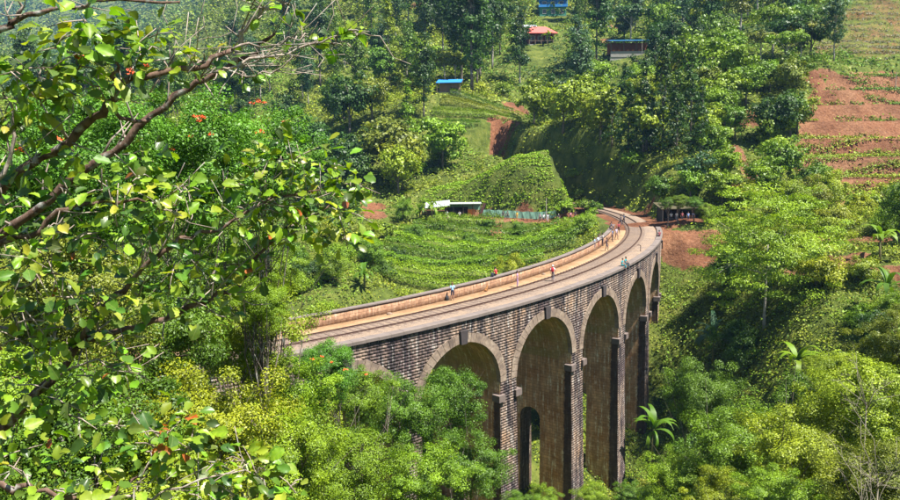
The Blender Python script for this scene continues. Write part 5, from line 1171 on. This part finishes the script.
br([(150, 95, 6.1), (170, 52, 6.2), (176, 40, 6.2)], .012, .006, M_TWIG, twigs=3); br([(190, 70, 6.1), (200, 40, 6.1), (232, 32, 6.1)], .010, .004, M_TWIG, twigs=3)
br([TT, (-70, 275, 6.0), (0, 246, 5.8), (40, 228, 5.7), (66, 208, 5.7), (105, 201, 5.8), (150, 202, 5.9), (176, 206, 6.0)], .07, .012, twigs=7)
br([TT, (-80, 90, 6.2), (0, 31, 6.0), (14, 21, 6.0), (55, 10, 6.0), (85, 4, 6.0), (118, 0, 6.0), (180, 2, 6.1)], .075, .014, twigs=6)
br([(18, 20, 6.0), (19, 8, 6.0), (20, -6, 6.0)], .02, .012, M_TWIG)
br([TT, (-60, 400, 6.4), (0, 430, 6.2), (35, 395, 6.2), (78, 347, 6.3), (99, 335, 6.3), (138, 326, 6.4), (180, 314, 6.5), (210, 297, 6.6), (237, 288, 6.7), (253, 263, 6.8), (282, 233, 6.9), (302, 223, 7.0), (330, 205, 7.0)], .085, .012, twigs=14)
br([(78, 347, 6.3), (98, 312, 6.2), (123, 290, 6.2), (150, 263, 6.2), (171, 245, 6.2), (190, 236, 6.3), (220, 230, 6.4), (250, 211, 6.5), (285, 195, 6.6), (320, 190, 6.6)], .05, .010, twigs=12)
br([(0, 180, 5.6), (12, 150, 5.6), (10, 110, 5.6), (4, 90, 5.6)], .03, .012, M_TWIG, twigs=4)
br([TT, (-70, 420, 5.4), (0, 486, 5.2), (25, 484, 5.2), (45, 492, 5.2), (96, 498, 5.2), (122, 487, 5.3), (150, 467, 5.4), (166, 448, 5.5)], .06, .012, twigs=10)
br([(96, 498, 5.2), (150, 497, 5.3), (200, 480, 5.4), (245, 470, 5.5)], .022, .007, M_TWIG, twigs=7)
br([(35, 395, 6.2), (60, 372, 6.0), (95, 362, 6.0), (128, 372, 6.0)], .02, .006, M_TWIG, twigs=5); br([(0, 330, 5.9), (30, 322, 5.8), (62, 310, 5.8)], .02, .006, M_TWIG, twigs=5)
br([TT, (-60, 330, 5.8), (0, 300, 5.6), (30, 280, 5.6), (60, 275, 5.6)], .04, .008, twigs=6)
# leaf sprays (u, v, distance, spread in px, leaves)
SPRAY = [(60,40,5.6,22,13),(82,20,5.7,20,11),(45,72,5.6,22,12),(20,78,5.6,18,9),(80,62,5.8,22,11),(105,48,5.8,16,7),(150,42,6.0,20,10),(132,58,5.9,16,7),(165,62,6.1,12,5),(12,100,5.6,20,10),(40,105,5.7,20,8),(70,98,5.8,18,7),
         (75,152,6.2,10,4),(30,165,5.9,18,7),(8,205,5.6,16,7),(105,188,5.7,18,9),(62,190,5.8,14,6),(140,180,5.9,18,8),(118,215,5.8,18,8),(95,240,5.8,18,8),(160,205,6.0,18,8),(185,190,6.2,18,7),(150,160,6.4,16,6),
         (225,190,6.6,18,10),(252,168,6.7,18,11),(280,160,6.8,18,12),(305,168,6.9,20,13),(332,172,7.0,18,12),(352,186,7.0,16,10),(345,215,7.0,18,11),(318,200,6.9,20,13),(285,195,6.7,22,13),(262,205,6.6,20,11),(300,228,6.9,18,9),(345,236,7.0,12,5),(268,235,6.8,16,7),(240,222,6.5,18,9),
         (150,235,6.2,18,8),(172,262,6.3,20,9),(195,268,6.4,18,9),(215,285,6.6,18,8),(235,268,6.7,16,7),(180,300,6.5,18,8),(210,312,6.6,16,7),(265,262,6.8,14,6),(140,290,6.3,18,8),
         (35,270,5.6,22,11),(65,292,5.7,22,11),(95,300,5.9,20,9),(20,310,5.7,20,9),(110,345,6.1,18,8),(60,335,5.9,20,9),(25,345,5.8,20,9),(85,372,6.0,18,9),(20,380,5.8,22,11),(50,398,5.9,22,11),(12,430,5.7,22,9),(75,420,5.8,20,9),(125,370,6.1,16,7),(112,432,5.7,20,9),
         (165,432,5.4,18,11),(150,450,5.4,16,8),(185,448,5.5,18,9),(212,465,5.5,18,10),(240,460,5.6,18,9),(262,478,5.6,18,9),(290,490,5.7,16,6),(200,490,5.4,20,8),(235,495,5.5,18,7),(20,470,5.3,22,8),(60,488,5.2,20,8),(140,490,5.3,18,7),(95,470,5.3,18,7),(30,240,5.6,18,8),(60,225,5.7,16,7),
         (336,42,6.4,8,4),(357,34,6.4,6,3),(285,4,6.7,14,6),(262,8,6.7,8,3),(205,60,6.1,10,4),(300,38,6.4,10,3),(245,70,6.5,14,4)]
LEAVES = []
for u, v, Y, sp, n in SPRAY:
    n = int(n*3.2); g = rnd; c = at(u, v, Y); s = sp*Y/F_PX; tw = 0
    for k in range(n):
        off = np.array([g.gauss(0, s*.8), g.gauss(0, s*.9), g.gauss(0, s*.8)]); p = c + off; L = g.triangular(.05, .135, .08)
        d = np.array([off[0]*1.2, off[1]*.9, off[2]*.7])/(s+1e-6) + np.array([g.uniform(-.6, .6), g.uniform(-.7, .4), g.uniform(-.6, .3)]); d /= np.linalg.norm(d)
        nn = np.array([g.uniform(-.55, .75), g.uniform(-.9, .4), g.uniform(.25, 1.0)]); nn -= d*np.dot(nn, d); nn /= np.linalg.norm(nn)+1e-9; bb = np.cross(nn, d)
        M4 = Matrix(((d[0], bb[0], nn[0], p[0]), (d[1], bb[1], nn[1], p[1]), (d[2], bb[2], nn[2], p[2]), (0, 0, 0, 1)))
        f = g.random(); col = (.30, .085, .02) if (f < .006 or (140 < u < 190 and 420 < v < 450 and f < .16)) else (.28, .36, .035) if f < .15 else (.18, .29, .018) if f < .6 else (.09, .165, .018) if f < .84 else (.05, .10, .02)
        LEAVES.append((p, L, M4, tuple(x*g.uniform(.8, 1.25) for x in col), g.randrange(8)))
    # short twigs carrying the spray
    m = MB()
    for k in range(4):
        a = c + np.array([g.gauss(0, s*.25) for _ in range(3)]); e = c + np.array([g.gauss(0, s*.9) for _ in range(3)]); m.tube([a-ORI, (a+e)/2-ORI+np.array((0, 0, .02)), e-ORI], [.006, .005, .003], 4)
    m.build('twig', M_TWIG, big, True)
def size_px(l): return l[1]/max(1.0, np.linalg.norm(l[0]-np.array((0, 0, CAM_Z))))
LEAVES.sort(key=size_px, reverse=True)
for p, L, M4, col, i in LEAVES[:298]:
    o = mesh_obj('leaf', BIGM[i], big); o.matrix_local = Matrix.Translation(-Vector(ORI)) @ M4 @ Matrix.Scale(L*1.15, 4); o.color = (*col, 1)
V_, F_, C_, n_v = [], [], [], 0
for p, L, M4, col, i in LEAVES[298:]:
    v0, f0 = BIGL[i]; A = np.array(M4)[:3, :3]; V_.append(v0*L*1.15 @ A.T + p - ORI); F_.append(f0+n_v); n_v += len(v0); C_.append(np.tile((*col, 1), (len(v0), 1)))
me = np_mesh('foliage', np.concatenate(V_), np.concatenate(F_), {'col': np.concatenate(C_)}, smooth=True); o = mesh_obj('foliage', me, big, [attr_color_mat('small_leaf', .38, .5, .36)]); o['kind'] = 'stuff'; o['label'] = 'smaller leaves of the close tree'
print('near tree', len(LEAVES), round(time.time()-T0, 1))
# flame tree behind it: crowns with red flower clusters
def flame(u, v, Y, rpx, var, label, fl):
    cm, C, tm, H = PROTO['near'][var]; p = at(u, v, Y); sc = rpx*Y/F_PX/3.0; zg = float(hfun(p[0], p[1])); h = p[2]-zg
    t = tag(empty('flame_tree', (p[0], p[1], zg-.2), rnd.uniform(0, 6)), label, 'tree', 'flowering trees behind the close branches'); c = mesh_obj('crown', cm, t); c.location = (0, 0, h+.2); c.scale = (sc,)*3; c.color = (.085, .21, .014, 1)
    mesh_obj('trunk', limb_mesh(var+91, h+.2, .08, [tuple(np.array(q)*sc) for q in C], 12, z0=-.3, lean=.05), t)
    rz = Matrix.Rotation(-t.rotation_euler[2], 3, 'Z')
    for (fu, fv) in fl:
        q = at(fu, fv, Y-sc*2.2); m = MB(); g = random.Random(int(fu*fv))
        for k in range(14):
            a = np.array([g.gauss(0, .036), g.gauss(0, .036), g.gauss(0, .02)]); d = np.array([g.uniform(-1, 1), g.uniform(-1, 1), g.uniform(.1, 1)]); d *= .06/np.linalg.norm(d); s_ = np.cross(d, (0.3, .5, .8))*.55
            m.add([a, a+d*.6+s_, a+d*1.3, a+d*.6-s_], [(0, 1, 2, 3)])
        o = m.build('flower_cluster', MAT['flame_flower'], t); o.location = rz @ (Vector(q) - t.location)
n = N('flame_flower'); b = n.n('ShaderNodeBsdfPrincipled', {'Base Color': (.72, .085, .015, 1), 'Roughness': .6}); n.link(b.outputs[0], n.out.inputs[0]); MAT['flame_flower'] = n.m
flame(190, 165, 22, 82, 0, 'flowering tree with orange-red blooms behind the upper branches', [(130, 70), (146, 66), (195, 117), (203, 118), (200, 121), (140, 140), (191, 137), (137, 130), (148, 132), (172, 150), (210, 135)])
flame(262, 160, 25, 58, 1, 'flowering tree with red blooms nearest the middle of the picture', [(258, 102), (263, 103), (252, 104), (262, 132), (285, 122), (288, 130), (255, 133)])
flame(95, 165, 19, 84, 2, 'flowering tree with few red blooms behind the thick branches', [(87, 57), (93, 60), (131, 74), (60, 140)]); flame(15, 170, 18, 80, 1, 'flowering tree at the far left edge behind the branches', [(20, 150)])
flame(325, 372, 33, 36, 2, 'low flowering bush with orange blooms under the left end of the viaduct', [(322, 357), (332, 363), (345, 370), (366, 375), (313, 360)])
# grey leafless scrub at the lower right
M_GREYT = plain('grey_twig', (.19, .165, .125), .9, .25, 8)
for u, v, Y, s, lab in ((880, 450, 25, 1.5, 'grey leafless twiggy shrub among yellow leaves at lower right'), (868, 380, 32, 1.2, 'pale bare shrub above the leafless twigs at right'), (870, 492, 22, 1.2, 'bare arching stems at the bottom right corner')):
    p = at(u, v, Y); zg = float(hfun(p[0], p[1])); t = tag(empty('leafless_shrub', (p[0], p[1], zg)), lab, 'shrub', 'leafless shrubs'); h = p[2]-zg; g = random.Random(int(u+v))
    MB().tube([(0, 0, -.3), (.1, 0, h*.5), (0, 0, h-1.0)], [.05, .035, .025], 6).build('stem', M_GREYT, t, True)
    for k in range(11):
        a = g.uniform(0, 6.28); e = np.array([math.cos(a)*g.uniform(.5, 1.5)*s, math.sin(a)*g.uniform(.5, 1.5)*s, h + g.uniform(-.5, 1.3)*s]); b = np.array([0, 0, h-1.0-g.uniform(0, .6)]); m = (b+e)/2 + np.array([g.uniform(-.3, .3), g.uniform(-.3, .3), .15])
        q = MB(); q.tube([b, m, e], [.016, .011, .004], 5)
        for _ in range(5): f = g.uniform(.3, 1); c = m*(1-f)+e*f; q.tube([c, c + np.array([g.uniform(-.4, .4), g.uniform(-.4, .4), g.uniform(-.1, .45)])*s], [.006, .003], 4)
        q.build('branch', M_GREYT, t, True)
# ------------------------------------------------------------------ labels of planted things: look, then where it stands
LM = [((541, 34), 'the red-roofed house'), ((553, 6), 'the blue house'), ((631, 47), 'the hillside cafe'), ((448, 86), 'the blue-roofed shed'), ((455, 206), 'the tin-roofed kiosk'), ((540, 170), 'the rounded tea hill'), ((683, 212), 'the trackside shelter'), ((850, 130), 'the red field'), ((850, 35), 'the pruned field'),
      ((770, 245), 'the feathery tree'), ((470, 400), 'the leftmost open arch'), ((545, 440), 'the second open arch'), ((650, 440), 'the tall banana plant'), ((840, 262), 'the right-hand ledge'), ((333, 99), 'the tiny grey hut'), ((360, 205), 'the red earth patch'), ((515, 110), 'the bare earth track'), ((850, 400), 'the leafless twigs'), ((300, 330), 'the left parapet end'), ((640, 160), 'the dark cutting'), ((165, 430), 'the reddish leaf spray'), ((60, 180), 'the thick dark branches'), ((200, 25), 'the hazy ridge'), ((420, 250), 'the tea rows'), ((700, 250), 'the red earth bank')]
SIDE = lambda dx, dy: ('above' if dy < 0 else 'below') if abs(dx) < abs(dy)*.5 else ('left of' if dx < 0 else 'right of') if abs(dy) < abs(dx)*.5 else ('upper left of' if dx < 0 else 'upper right of') if dy < 0 else ('lower left of' if dx < 0 else 'lower right of')
bins = {}
for o, look, cat, p in PLANTED:
    if p[1] < 1: p = (p[0], 1, p[2])
    u, v, _ = proj(p); d, (q, name) = min((math.hypot(u-l[0][0], (v-l[0][1])*1.2), l) for l in LM)
    bins.setdefault((look, SIDE(u-q[0], v-q[1]), name, cat), []).append((d, o))
NTH = ['nearest', 'second nearest', 'third nearest', 'fourth nearest', 'fifth nearest', 'sixth nearest', 'seventh nearest', 'eighth nearest', 'ninth nearest', 'tenth nearest', 'eleventh nearest', 'twelfth nearest', 'thirteenth nearest', 'fourteenth nearest', 'fifteenth nearest', 'sixteenth nearest']
for (look, side, name, cat), l in bins.items():
    l.sort(key=lambda t: t[0])
    for i, (d, o) in enumerate(l):
        o['label'] = f'{look} {side} {name}' + ('' if len(l) == 1 else f', {NTH[min(i, 15)]} one'); o['category'] = cat
# ------------------------------------------------------------------ haze: one closed box of even, thin air
HZ = bpy.data.objects['hillside'].data; zz = np.empty(len(HZ.vertices)*3, np.float32); HZ.vertices.foreach_get('co', zz); zz = zz.reshape(-1, 3)
b0, b1 = zz.min(0), zz.max(0); print('terrain box', b0, b1)
o = MB().box((b0[0]-5, b0[1]-5, b0[2]-1), (b1[0]+5, b1[1]+5, max(b1[2], 40)+35)).build('haze', [])
hm = bpy.data.materials.new('haze'); hm.use_nodes = True; nt_ = hm.node_tree; nt_.nodes.clear(); vo = nt_.nodes.new('ShaderNodeVolumePrincipled'); ou = nt_.nodes.new('ShaderNodeOutputMaterial')
vo.inputs['Color'].default_value = (.30, .58, 1.0, 1); vo.inputs['Density'].default_value = HAZE_D; vo.inputs['Anisotropy'].default_value = 0.0
nt_.links.new(vo.outputs[0], ou.inputs['Volume']); o.data.materials.append(hm); tag(o, 'thin bluish haze hanging over the valley', 'haze', kind='stuff')
print('done', round(time.time()-T0, 1))
